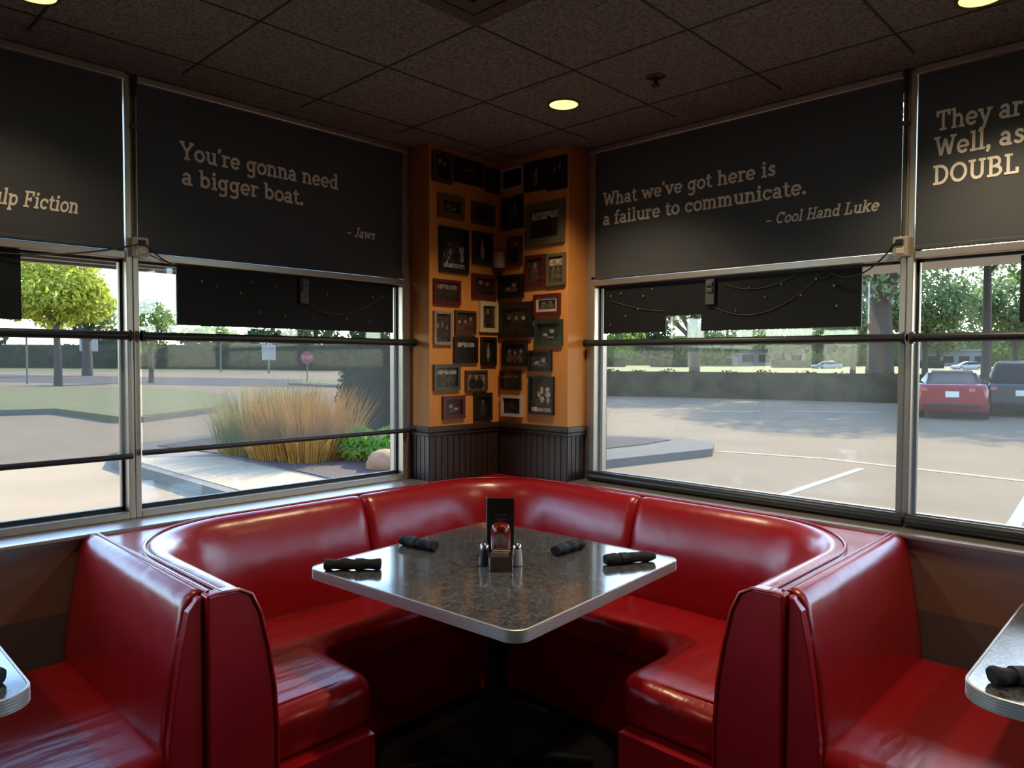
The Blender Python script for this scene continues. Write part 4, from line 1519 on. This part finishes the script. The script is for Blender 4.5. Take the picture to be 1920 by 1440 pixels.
DL = 22
downlight(-0.460, -0.845, 26, 'glowing yellow downlight in the ceiling right of the photo corner')
downlight(-2.25, -0.30, 7, 'downlight just outside the top left of the photo')
downlight(-0.30, -2.32, DL, 'downlight just outside the top right of the photo')
for (x, y) in ((-2.3, -2.6), (-3.5, -0.45), (-0.45, -3.7), (-4.4, -2.8), (-2.8, -4.4), (-4.6, -4.6), (-6.4, -2.6), (-2.6, -6.4)):  # unseen fill lamps, added to brighten the room
    downlight(x, y, 14 if max(x, y) > -1 else 8, 'unseen downlight added as fill light in the ceiling behind the viewer')

t = thing('ceiling_vent', 'square brown ceiling diffuser at the top centre edge of the photo', 'vent', (-1.46, -1.345, CEIL))
vx0, vy0, vx1, vy1 = -1.70, -1.585, -1.215, -1.105
b = MB()
for k, (ins, z) in enumerate(((0.0, CEIL - 0.004), (0.075, CEIL - 0.016), (0.15, CEIL - 0.020))):
    for (xa, ya, xb, yb) in ((vx0 + ins, vy0 + ins, vx1 - ins, vy0 + ins + 0.05), (vx0 + ins, vy1 - ins - 0.05, vx1 - ins, vy1 - ins),
                             (vx0 + ins, vy0 + ins + 0.05, vx0 + ins + 0.05, vy1 - ins - 0.05), (vx1 - ins - 0.05, vy0 + ins + 0.05, vx1 - ins, vy1 - ins - 0.05)):
        b.box(xa, ya, z - 0.004, xb, yb, z + 0.003)
b.build('louvre_frame', M['vent'], t)
b = MB(); b.box(vx0 + 0.02, vy0 + 0.02, CEIL - 0.003, vx1 - 0.02, vy1 - 0.02, CEIL + 0.0)
b.build('backing', M['vent_dark'], t)

t = thing('fire_sprinkler', 'small dark sprinkler head in the ceiling right of the yellow downlight', 'sprinkler', (-0.448, -1.29, CEIL))
b = MB(); b.lathe([(0.036, -0.001), (0.034, -0.005), (0.020, -0.009)], (-0.448, -1.29, CEIL), 20); b.build('escutcheon', M['wain_trim'], t)
b = MB()
b.lathe([(0.008, -0.009), (0.008, -0.028), (0.005, -0.030)], (-0.448, -1.29, CEIL), 10)
b.lathe([(0.016, -0.036), (0.018, -0.034), (0.016, -0.032)], (-0.448, -1.29, CEIL), 14)
b.tube([(-0.460, -1.29, CEIL - 0.012), (-0.462, -1.29, CEIL - 0.024), (-0.448, -1.29, CEIL - 0.034)], 0.002, 6)
b.tube([(-0.436, -1.29, CEIL - 0.012), (-0.434, -1.29, CEIL - 0.024), (-0.448, -1.29, CEIL - 0.034)], 0.002, 6)
b.build('sprinkler_head', M['black'], t)

# ------------------------------------------------------------------ outside: ground, roads, islands
GZ = -0.15


def flat_poly(pts, z0, z1):
    area = sum(pts[i][0] * pts[(i + 1) % len(pts)][1] - pts[(i + 1) % len(pts)][0] * pts[i][1] for i in range(len(pts)))
    if area < 0: pts = pts[::-1]
    b = MB(); b.prism(pts, z0, z1)
    return b


def polar(px, d, z=0.0):
    """a spot d metres ahead of the viewer, px across the photograph"""
    a = (px - 960) / 1353
    return (CX + 0.719 * d + 0.695 * a * d, CY + 0.695 * d - 0.719 * a * d, z)


b = MB(); b.box(-150, -150, GZ - 0.2, 420, 420, GZ)
struct(b, 'ground', M['concrete'])
struct(flat_poly([polar(-500, 60)[:2], polar(700, 42)[:2], polar(700, 58)[:2], polar(-500, 92)[:2]], GZ - 0.05, GZ + 0.012), 'ground_road', M['asphalt'])
# awnings and roof edge over the windows
for right in (False, True):
    b = MB(right)
    dep = 1.75 if right else 1.18
    za = 2.05 if right else 1.992
    b.box(XEND - 1, 0.43, za, 0.7, dep, za + 0.04)
    for k in range(5):
        y = 0.48 + 0.15 * k
        b.box(XEND - 1, y, za - 0.012, 0.7, y + 0.04, za)
    struct(b, 'roof_awning_' + ('right' if right else 'left'), M['soffit'])
b = MB(); b.box(-8.2, -8.2, 3.1, 0.6, 0.6, 3.25)
struct(b, 'roof_slab', M['stucco'])

# big corner island by the building: curb, walkway, gravel bed
isl = [(0.9, 0.55), (0.9, 9.3), (1.6, 11.2), (4.5, 12.4), (7.8, 9.5), (9.75, 5.4), (9.95, 4.6), (9.6, 3.85), (8.8, 3.45), (6.04, 3.95), (2.6, 4.2), (1.9, 0.55)]
struct(flat_poly(isl, GZ - 0.05, -0.02), 'ground_island', M['curb'])
struct(flat_poly([(1.05, 0.6), (1.05, 9.2), (2.2, 8.4), (2.15, 5.4), (1.75, 0.6)], -0.05, -0.012), 'ground_walkway', M['walk'])
struct(flat_poly([(2.25, 5.3), (2.35, 8.6), (2.0, 10.6), (4.4, 11.9), (7.4, 9.2), (9.4, 5.3), (9.45, 4.7), (8.4, 4.62), (6.6, 4.85), (3.4, 4.9)], -0.06, -0.005), 'ground_gravel_bed', M['gravel'])
# lawn island across the drive
lawn = [(3.60, 17.62), (4.12, 17.41), (6.81, 19.34), (8.89, 22.78), (11.2, 28.3), (12.0, 36.0), (6.0, 44.2), (-14, 44.0), (-16, 23.5), (1.9, 22.5), (3.3, 22.2)]
struct(flat_poly(lawn, GZ - 0.05, 0.0), 'ground_lawn_curb', M['curb'])
cxm = sum(p[0] for p in lawn) / len(lawn); cym = sum(p[1] for p in lawn) / len(lawn)
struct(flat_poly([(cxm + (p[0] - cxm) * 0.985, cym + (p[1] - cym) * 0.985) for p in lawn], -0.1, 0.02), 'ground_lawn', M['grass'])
# small island under the stop sign
struct(flat_poly([polar(540, 47)[:2], polar(640, 43)[:2], polar(700, 46)[:2], polar(700, 56)[:2], polar(575, 56)[:2]], GZ - 0.05, -0.02), 'ground_stop_curb', M['curb'])
struct(flat_poly([polar(552, 48)[:2], polar(640, 44.2)[:2], polar(690, 47)[:2], polar(690, 55)[:2], polar(578, 55)[:2]], -0.1, 0.0), 'ground_stop_lawn', M['grass'])


def berm(pxs, d0, d1, z0, z1, name, m):
    b = MB()
    n = len(pxs)
    vs = [polar(p, d0, z0) for p in pxs] + [polar(p, d1, z1) for p in pxs] + [polar(p, d1, GZ - 0.3) for p in pxs] + [polar(p, d0, GZ - 0.3) for p in pxs]
    fs = []
    for i in range(n - 1):
        fs += [(i, i + 1, n + i + 1, n + i), (n + i, n + i + 1, 2 * n + i + 1, 2 * n + i), (3 * n + i, 3 * n + i + 1, i + 1, i)]
    b.add(vs, fs, 0, False)
    return struct(b, name, m)


berm([-400, -100, 200, 400, 560, 720], 92, 150, GZ + 0.01, 0.35, 'ground_far_lawn_left', M['grass'])
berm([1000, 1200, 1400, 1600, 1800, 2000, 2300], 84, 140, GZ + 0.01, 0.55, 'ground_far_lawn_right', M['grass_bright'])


# painted lines
def stripe(p, q, w, m, name='trim_road_line'):
    p, q = Vector(p), Vector(q)
    d = (q - p).normalized(); n = Vector((-d.y, d.x)) * w / 2
    return struct(flat_poly([tuple(p + n), tuple(q + n), tuple(q - n), tuple(p - n)], GZ - 0.01, GZ + 0.006), name, m)


stripe((3.6, 0.92), (9.1, 1.05), 0.11, M['paint_white'])
stripe((3.6, -1.62), (9.0, -1.2), 0.13, M['paint_white'])
stripe((9.45, 3.72), (9.85, 1.9), 0.16, M['paint_red'])
stripe((9.85, 1.9), (9.45, -1.4), 0.16, M['paint_red'])
stripe((22.6, 5.0), (20.9, 7.4), 0.20, M['paint_white'])
stripe((20.2, 7.9), (18.9, 9.3), 0.20, M['paint_white'])
stripe((23.4, 3.9), (25.8, 4.2), 0.12, M['paint_white'])
stripe((-1.5, 10.5), (-0.6, 13.0), 0.12, M['paint_white'])


# ------------------------------------------------------------------ plants
def leaf_cloud(mbd, centers, n, size, r, flat_=0.0, shell=0.55):
    """n random leaf quads spread through ellipsoids (c, rx, ry, rz)"""
    tot = sum(c[1] * c[2] * c[3] for c in centers)
    for c, rx, ry, rz in centers:
        k = max(4, int(n * rx * ry * rz / tot))
        for _ in range(k):
            while True:
                v = Vector((r.uniform(-1, 1), r.uniform(-1, 1), r.uniform(-1, 1)))
                if shell < v.length <= 1: break
            p = Vector((c[0] + v.x * rx, c[1] + v.y * ry, c[2] + v.z * rz))
            nrm = (v + Vector((r.uniform(-1, 1), r.uniform(-1, 1), r.uniform(-.6, 1)))).normalized()
            a = nrm.orthogonal().normalized()
            q = r.uniform(0, 2 * PI)
            a2 = a * math.cos(q) + nrm.cross(a) * math.sin(q)
            b2 = nrm.cross(a2)
            s = size * r.uniform(0.6, 1.3)
            mbd.add([p - a2 * s, p - b2 * s * 0.5, p + a2 * s, p + b2 * s * 0.5], [(0, 1, 2, 3)])


def tree(px, d, zc, rx, rz, trunk_r, leaf, label, n, size, seed, base=GZ, grp='trees beyond the car park', fork=False, cz0=None):
    r = random.Random(seed)
    x, y, _ = polar(px, d)
    t = thing('tree', label, 'tree', (x, y, base), group=grp)
    b = MB()
    zt = zc - rz * 0.2
    b.tube([(x, y, base - 0.1), (x + 0.04 * trunk_r, y, base + (zt - base) * .35), (x - .2 * trunk_r, y + .2 * trunk_r, base + (zt - base) * .7), (x, y, zt)],
           [trunk_r * 1.25, trunk_r, trunk_r * .85, trunk_r * .5], 10)
    for k in range(5):
        q = 2 * PI * k / 5 + r.uniform(0, 1)
        h0 = base + (zt - base) * (0.5 if fork else r.uniform(.55, .85))
        b.tube([(x, y, h0), (x + rx * .3 * math.cos(q), y + rx * .3 * math.sin(q), h0 + rz * .45), (x + rx * .6 * math.cos(q), y + rx * .6 * math.sin(q), zc + rz * .25)],
               [trunk_r * .55, trunk_r * .4, trunk_r * .15], 7)
    b.build('trunk', M['bark'], t)
    b = MB()
    cs = [((x, y, zc + rz * .1), rx * .72, rx * .72, rz * .8)]
    for k in range(9):
        q = 2 * PI * k / 9 + r.uniform(-.3, .3)
        hh = r.uniform(-.55, .55)
        rr = rx * r.uniform(.42, .62)
        cs.append(((x + rr * math.cos(q), y + rr * math.sin(q), zc + hh * rz), rx * r.uniform(.3, .48), rx * r.uniform(.3, .48), rz * r.uniform(.3, .45)))
    leaf_cloud(b, cs, n, size, r)
    b.build('crown', M[leaf], t)
    return t


tree(110, 44, 5.6, 3.9, 2.9, 0.20, 'leaf_yellow', 'big yellow-green tree beyond the left-edge window', 9000, 0.17, 11)
tree(285, 50, 3.7, 2.1, 2.3, 0.16, 'leaf_mid', 'slender green tree right of the left mullion', 3000, 0.13, 12)
tree(165, 70, 6.0, 3.5, 2.6, 0.42, 'leaf_mid', 'dark trunked tree standing on the far left lawn', 2500, 0.22, 13)
tree(1303, 39, 6.0, 5.4, 3.4, 0.27, 'leaf_blue', 'fork-trunked tree behind the hedge near the right photo panel', 9000, 0.16, 14, fork=True)
tree(1650, 38, 10.0, 6.6, 6.2, 0.62, 'leaf_blue', 'thick dark trunked tree behind the hedge left of the right mullion', 17000, 0.16, 15, fork=True)
tree(1850, 39, 11.2, 7.2, 6.6, 0.22, 'leaf_blue', 'leafy tree crown filling the window above the red car', 18000, 0.17, 16)
tree(1735, 54, 5.6, 4.6, 3.3, 0.2, 'leaf_blue', 'lower leafy tree farther back, between the thick trunk and the red car', 8000, 0.18, 18)
tree(1600, 56, 5.4, 4.4, 3.2, 0.2, 'leaf_blue', 'lower leafy tree farther back, left of the thick trunk', 7000, 0.18, 19)
tree(1905, 56, 5.6, 4.6, 3.3, 0.2, 'leaf_blue', 'lower leafy tree farther back, above the dark parked car', 8000, 0.18, 20)
tree(2060, 30, 7.5, 4.6, 4.4, 0.4, 'leaf_mid', 'tree just beyond the right edge of the photo', 4000, 0.18, 17)
far_lab = ['far tree left of the pale lot, beyond the left lawn', 'far tree behind the left mullion', 'far tree above the pale sign, left window', 'far tree above the stop sign', 'far tree left of the conical shrub', 'far tree hidden by the conical shrub']
for k, px in enumerate((-60, 235, 400, 500, 600, 705)):
    tree(px, 118 + 14 * (k % 2), 4.0, 6.0, 3.6, 0.35, ('leaf_dark', 'leaf_mid')[k % 4 == 2], far_lab[k], 1500, 0.55, 30 + k, grp='far trees on the left')
far_lab = ['far tree behind the corner end of the hedge', 'far tree between the corner and the forked trunk', 'far tree right of the forked trunk', 'far tree above the white sedan lot', 'far tree left of the thick trunk', 'far tree above the red car roof', 'far tree at the right edge of the photo']
for k, px in enumerate((1130, 1215, 1370, 1470, 1560, 1760, 1940)):
    tree(px, 148 + 22 * (k % 2), 7.0, 8.6, 6.0, 0.4, ('leaf_mid', 'leaf_dark', 'leaf_blue')[k % 3], far_lab[k], 1500, 0.6, 50 + k, grp='far trees on the right')


def hedge(pts, w, h, label, n, size, seed, leaf='leaf_hedge', base=GZ, group=None):
    r = random.Random(seed)
    t = thing('hedge', label, 'hedge', (pts[0][0], pts[0][1], base), group=group)
    b = MB()
    # solid twiggy core, then leaves over it
    rings = []
    for i, p in enumerate(pts):
        a = Vector(pts[max(i - 1, 0)]); c = Vector(pts[min(i + 1, len(pts) - 1)])
        d = (c - a).normalized(); nn = Vector((-d.y, d.x))
        ring = []
        for (u, z) in ((-.42, 0), (-.46, .5), (-.36, .9), (0, .96), (.36, .9), (.46, .5), (.42, 0)):
            ring.append((p[0] + nn.x * u * w, p[1] + nn.y * u * w, base + z * h))
        rings.append(ring)
    b.loft(rings, smooth=True)
    core = b.build('twig_core', M[leaf], t)
    b = MB()
    for i in range(len(pts) - 1):
        p, q = Vector(pts[i]), Vector(pts[i + 1])
        L = (q - p).length
        m = max(2, int(L / (w * .7)))
        cs = []
        for k in range(m):
            c = p.lerp(q, (k + .5) / m)
            cs.append(((c.x, c.y, base + h * .5 + r.uniform(-.04, .04) * h), w * .55, w * .55, h * .54))
        leaf_cloud(b, cs, n * L, size, r, shell=0.75)
    b.build('foliage', M[leaf], t)
    return t


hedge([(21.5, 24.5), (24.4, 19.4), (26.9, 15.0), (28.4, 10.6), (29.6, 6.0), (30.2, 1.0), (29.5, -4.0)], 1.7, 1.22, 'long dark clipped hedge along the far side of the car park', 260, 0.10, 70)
hedge([polar(1105, 128)[:2], polar(1172, 128)[:2]], 2.2, 1.7, 'far low hedge beside the photo corner, right window', 10, 0.4, 71, 'leaf_dark', 0.25, 'far low hedges')
hedge([polar(1222, 128)[:2], polar(1290, 128)[:2]], 2.2, 1.6, 'far low hedge just left of the forked trunk', 10, 0.4, 72, 'leaf_dark', 0.25, 'far low hedges')
hedge([polar(1450, 126)[:2], polar(1560, 126)[:2]], 2.2, 1.5, 'far low hedge between the two near trunks', 10, 0.4, 73, 'leaf_dark', 0.25, 'far low hedges')
hedge([polar(1690, 126)[:2], polar(1765, 126)[:2]], 2.2, 1.5, 'far low hedge above the red car, left of the white sedan', 10, 0.4, 74, 'leaf_dark', 0.25, 'far low hedges')
hedge([polar(960, 210)[:2], polar(1200, 205)[:2], polar(1500, 205)[:2], polar(1800, 205)[:2], polar(2150, 210)[:2]], 8, 9.0, 'tall belt of far greenery behind everything in the right windows', 14, 0.8, 76, 'leaf_mid', 0.0)
hedge([polar(-300, 112)[:2], polar(100, 116)[:2], polar(420, 112)[:2], polar(680, 104)[:2]], 5, 3.9, 'far dark hedge row across the left windows', 30, 0.45, 75, 'leaf_dark', 0.0)


def blob_shrub(x, y, base, prof, leaf, n, size, label, seed, name='shrub', cat='shrub', group=None):
    """prof = [(radius, height)...] silhouette of the shrub"""
    r = random.Random(seed)
    t = thing(name, label, cat, (x, y, base), group=group)
    b = MB()
    b.lathe([(max(.02, a * .86), z) for a, z in prof], (x, y, base), 14)
    b.build('twig_core', M[leaf], t)
    b = MB()
    zs = [z for _, z in prof]
    for _ in range(n):
        z = r.uniform(zs[0], zs[-1])
        for i in range(len(prof) - 1):
            if prof[i][1] <= z <= prof[i + 1][1]: break
        f = (z - prof[i][1]) / max(1e-5, prof[i + 1][1] - prof[i][1])
        rad = (prof[i][0] + (prof[i + 1][0] - prof[i][0]) * f) * r.uniform(.82, 1.06)
        q = r.uniform(0, 2 * PI)
        p = Vector((x + rad * math.cos(q), y + rad * math.sin(q), base + z))
        nrm = (Vector((math.cos(q), math.sin(q), .3)) + Vector((r.uniform(-.8, .8), r.uniform(-.8, .8), r.uniform(-.6, .9)))).normalized()
        a = nrm.orthogonal().normalized(); w = r.uniform(0, 6.28)
        a2 = a * math.cos(w) + nrm.cross(a) * math.sin(w); b2 = nrm.cross(a2)
        s = size * r.uniform(.6, 1.3)
        b.add([p - a2 * s, p - b2 * s * .5, p + a2 * s, p + b2 * s * .5], [(0, 1, 2, 3)])
    b.build('foliage', M[leaf], t)
    return t


x, y, _ = polar(700, 14.2)
blob_shrub(x, y, -0.02, [(.62, 0), (.70, .25), (.70, .8), (.62, 1.3), (.46, 1.75), (.22, 2.05), (.03, 2.15)], 'leaf_dark', 7000, 0.035, 'dark conical evergreen shrub left of the photo corner', 80)
for k, (px, d, rad, h, lab) in enumerate(((672, 11.2, .36, .48, 'bright green low shrub under the dark conical shrub, left of its pair'), (735, 10.9, .40, .52, 'bright green low shrub behind the boulder by the window edge'))):
    x, y, _ = polar(px, d)
    blob_shrub(x, y, -0.01, [(rad * .7, 0), (rad, h * .3), (rad * .95, h * .6), (rad * .6, h * .9), (.03, h)], 'leaf_bright', 1500, 0.045, lab, 90 + k, group='bright green low shrubs')


def grass_clump(px, d, rad, h, mname, label, seed, n=650):
    r = random.Random(seed)
    x, y, _ = polar(px, d)
    t = thing('grass_clump', label, 'ornamental grass', (x, y, -0.01), group='tall ornamental grass clumps')
    b = MB()
    for _ in range(n):
        q = r.uniform(0, 2 * PI); rr = rad * .85 * math.sqrt(r.random())
        p = Vector((x + rr * math.cos(q), y + rr * math.sin(q), -0.012))
        out = Vector((math.cos(q), math.sin(q), 0)) * rad * r.uniform(.2, 1.25)
        hh = h * r.uniform(.4, 1.12)
        side = Vector((-math.sin(q + r.uniform(-1, 1)), math.cos(q), 0)).normalized() * r.uniform(.003, .008)
        p1 = p + out * .35 + Vector((0, 0, hh * .6)); p2 = p + out * .9 + Vector((0, 0, hh))
        b.add([p - side, p + side, p1 + side * .8, p1 - side * .8, p2 + side * .15, p2 - side * .15], [(0, 1, 2, 3), (3, 2, 4, 5)])
    b.build('blades', M[mname], t)
    return t


for k, (px, d, mn, h, lab) in enumerate((
        (462, 11.9, 'blade_green', 1.02, 'olive tall grass clump, leftmost of the row behind the mesh shade'),
        (520, 11.3, 'blade_gold', 1.08, 'golden tall grass clump, second from the left'),
        (575, 11.0, 'blade_gold', 1.06, 'golden tall grass clump, third from the left'),
        (622, 11.4, 'blade_gold', 1.05, 'golden tall grass clump touching the dark conical shrub'),
        (545, 12.4, 'blade_green', 1.15, 'olive tall grass clump behind the golden ones'))):
    grass_clump(px, d, 0.50, h, mn, lab, 100 + k)
x, y, _ = polar(1100, 12.1)
grass_clump(1098, 12.2, 0.30, 0.75, 'blade_green', 'olive grass tuft peeking beside the right window stile', 110, 300)

# boulder by the window
x, y, _ = polar(722, 10.2)
b = MB()
r = random.Random(3)
rings = []
for i in range(9):
    a = -PI / 2 + PI * i / 8
    rings.append([(x + .27 * math.cos(a) * math.cos(2 * PI * k / 14) * (1 + .10 * math.sin(3 * k + i)), y + .24 * math.cos(a) * math.sin(2 * PI * k / 14) * (1 + .1 * math.cos(2 * k)), 0.08 + .19 * math.sin(a)) for k in range(14)])
b.loft(rings, smooth=True)
tag(b.build('boulder', M['boulder'], origin=(x, y, -0.02)), 'rounded orange boulder on the gravel by the left window edge', 'boulder')

# ------------------------------------------------------------------ stop sign, poles, far buildings
x, y, _ = polar(577, 50)
t = thing('stop_sign', 'red octagonal stop sign on a post beyond the tall grass', 'road sign', (x, y, -0.01))
b = MB(); b.tube([(x, y, -0.02), (x, y, 1.98)], 0.045, 8); b.build('post', M['post'], t)
b = MB()
oct_ = []
for k in range(8):
    q = PI / 8 + k * PI / 4
    oct_.append(Vector((x, y, 1.66)) + VR * (0.46 * math.cos(q)) + Vector((0, 0, 0.46 * math.sin(q))) - VF * 0.05)
b.add([p for p in oct_] + [p + VF * 0.02 for p in oct_], [tuple(range(8)), tuple(reversed(range(8, 16)))] + [(i, 8 + i, 8 + (i + 1) % 8, (i + 1) % 8) for i in range(8)])
b.build('sign_face', M['stop'], t)
b = MB()
letters = {'S': [(.5, .5), (0, .5), (0, .25), (.5, .25), (.5, 0), (0, 0)], 'T': None, 'O': [(0, 0), (.5, 0), (.5, .5), (0, .5), (0, 0)], 'P': [(0, 0), (0, .5), (.5, .5), (.5, .25), (0, .25)]}
o0 = Vector((x, y, 1.57)) - VF * 0.058


def bar2(p, q):
    p, q = Vector(p), Vector(q)
    d = (q - p); L = d.length; d.normalize(); n = Vector((-d.y, d.x)) * 0.022
    ps = [p - d * .02 + n, p - d * .02 - n, q + d * .02 - n, q + d * .02 + n]
    b.add([o0 + VR * s.x + Vector((0, 0, s.y)) for s in ps], [(0, 1, 2, 3)])


for i, ch in enumerate('STOP'):
    ox = -0.33 + i * 0.175
    if ch == 'T':
        bar2((ox, .19), (ox + .12, .19)); bar2((ox + .06, 0), (ox + .06, .19))
    else:
        pts = letters[ch]
        for k in range(len(pts) - 1):
            bar2((ox + pts[k][0] * .24, pts[k][1] * .38), (ox + pts[k + 1][0] * .24, pts[k + 1][1] * .38))
b.build('lettering', M['sign_white'], t)

for (px, d, h, rr, lab) in ((52, 47, 2.9, 0.06, 'thin pole standing in the lawn at the left edge'), (415, 90, 4.5, 0.10, 'thin dark pole on the far lawn right of the left mullion')):
    x, y, _ = polar(px, d)
    b = MB(); b.tube([(x, y, GZ - .05), (x, y, h)], rr, 8)
    tag(b.build('pole', M['post'], origin=(x, y, GZ)), lab, 'pole', 'thin poles outside')

for (px, d, w, z0, z1, lab) in ((505, 85, 1.6, 1.4, 3.2, 'white sign board on a post beyond the lawn, left of the stop sign'), (168, 88, 2.2, 2.4, 4.6, 'white oval-topped sign in front of the dark trunk on the left')):
    x, y, _ = polar(px, d)
    t = thing('lot_sign', lab, 'sign', (x, y, GZ), group='white signs across the road')
    b = MB(); b.tube([(x, y, GZ - .05), (x, y, z0 + .1)], 0.14, 8); b.build('post', M['post'], t)
    b = MB(); b.obox((x, y, (z0 + z1) / 2), VR * w / 2, VF * 0.12, Vector((0, 0, (z1 - z0) / 2))); b.build('sign_face', M['sign_white'], t, bevel=0.1)

for (px, d, w, h, lab) in ((450, 126, 9, 4.0, 'low pale building far off left of the stop sign'), (1440, 175, 16, 4.4, 'low pale building far off behind the hedge'), (1780, 180, 16, 4.2, 'low pale building far off above the red car')):
    x, y, _ = polar(px, d)
    t = thing('far_building', lab, 'building', (x, y, GZ), group='pale buildings far off')
    b = MB(); b.obox((x, y, h / 2 - .1), VR * w / 2, VF * 3, Vector((0, 0, h / 2))); b.build('wall', M['white_wall'], t)
    b = MB(); b.obox((x, y, h + .15), VR * (w / 2 + .4), VF * 3.4, Vector((0, 0, .25))); b.build('roof', M['grey_roof'], t)
    for k in range(4):
        b = MB(); b.obox(Vector((x, y, h * .48)) + VR * (w * (-.36 + .24 * k)) - VF * 3.02, VR * w * .08, VF * .04, Vector((0, 0, h * .2))); b.build('window', M['car_glass'], t)


# ------------------------------------------------------------------ cars
def car(px, d, heading, paint, label, base=GZ, plate=True, sedan=True, grp='cars outside'):
    """heading = world angle of the car's nose; the loft runs from tail (x=-2.3) to nose (x=2.3)"""
    x, y, _ = polar(px, d)
    t = thing('car', label, 'car', (x, y, base), heading, grp)

    def ring(xx, hw, zb, zt):
        c = 0.10
        return [(xx, -hw * .94, zb), (xx, hw * .94, zb), (xx, hw, zb + c), (xx, hw, zt - c * 1.6), (xx, hw * .93, zt), (xx, -hw * .93, zt), (xx, -hw, zt - c * 1.6), (xx, -hw, zb + c)]
    b = MB()
    b.loft([ring(*a) for a in ((-2.30, .78, .36, .92), (-2.24, .86, .26, 1.00), (-2.0, .90, .22, 1.04), (-1.3, .91, .2, 1.0), (0, .91, .2, .94), (1.2, .90, .2, .90), (1.9, .88, .22, .82), (2.2, .80, .28, .70), (2.3, .70, .36, .60))], smooth=True)
    b.build('body', M[paint], t, local=True)

    def gring(xx, hb, hr, zb, zr):
        return [(xx, -hb, zb), (xx, hb, zb), (xx, hb * .97, zb + (zr - zb) * .4), (xx, hr, zr - .03), (xx, hr * .8, zr), (xx, -hr * .8, zr), (xx, -hr, zr - .03), (xx, -hb * .97, zb + (zr - zb) * .4)]
    b = MB()
    st = ((-1.95, .70, .66, 1.00, 1.04), (-1.25, .82, .60, .96, 1.36), (-.9, .84, .60, .94, 1.42), (.2, .84, .60, .9, 1.43), (.5, .83, .60, .9, 1.38), (1.25, .76, .66, .88, .94)) if sedan else \
         ((-2.15, .80, .72, 1.00, 1.10), (-1.95, .84, .66, .98, 1.60), (-1.5, .86, .66, .94, 1.70), (.2, .86, .66, .9, 1.70), (.6, .85, .66, .9, 1.62), (1.3, .78, .68, .88, .96))
    b.loft([gring(*a) for a in st], smooth=True)
    b.build('cabin_glass', M['car_glass'], t, local=True)
    b = MB()
    zr = 1.425 if sedan else 1.70
    b.loft([[(xx, -w, z - .03), (xx, w, z - .03), (xx, w * .85, z + .012), (xx, -w * .85, z + .012)] for xx, w, z in ((-1.2 if sedan else -1.9, .60, zr - .06), (-.9, .62, zr), (.15, .62, zr), (.5, .58, zr - .05))], smooth=True)
    b.build('roof', M[paint], t, local=True)
    for sx in (-1.38, 1.40):
        for sy in (-1, 1):
            b = MB()
            b.tube([(sx, sy * .70, .32), (sx, sy * .93, .32)], .32, 20, smooth=False)
            w = b.build('wheel', M['tyre'], t, local=True)
            b = MB(); b.tube([(sx, sy * .925, .32), (sx, sy * .945, .32)], .20, 16, smooth=False)
            rm = b.build('rim', M['rim'], w, local=True)
    for sy in (-1, 1):
        b = MB(); b.obox((-2.245, sy * .62, .87), (.05, sy * .02, 0), (-.03, .20, 0), (0, 0, .055)); b.build('tail_light', M['tail'], t, local=True, bevel=.02)
        b = MB(); b.obox((2.13, sy * .62, .66), (.08, 0, 0), (.05 * -sy, .16, 0), (0, 0, .055)); b.build('headlight', M['plate'], t, local=True, bevel=.02)
        b = MB(); b.obox((.72, sy * .99, 1.0), (.06, 0, 0), (0, .09, 0), (0, 0, .06)); b.build('mirror', M[paint], t, local=True, bevel=.02)
    if plate:
        b = MB(); b.obox((-2.325, 0, .74), (.012, 0, 0), (0, .17, 0), (0, 0, .085)); b.build('licence_plate', M['plate'], t, local=True)
    b = MB(); b.obox((-2.27, 0, .40), (.05, 0, 0), (0, .74, 0), (0, 0, .05)); b.build('bumper_trim', M['tyre'], t, local=True, bevel=.02)
    return t


car(1785, 22.8, math.radians(44 - 30.5), 'car_red', 'red sedan parked nose to the hedge, seen from behind through the right-edge window')
car(1913, 23.6, math.radians(44 - 33), 'car_dark', 'dark car parked to the right of the red sedan', sedan=False)
car(1815, 118, math.radians(130), 'car_white', 'white sedan far off above the red car', base=0.1, plate=False)
car(1550, 120, math.radians(130), 'car_grey', 'pale grey car far off left of the thick trunk', base=0.1, plate=False)
car(1900, 116, math.radians(120), 'car_grey', 'pale grey car far off at the right edge', base=0.1, plate=False)
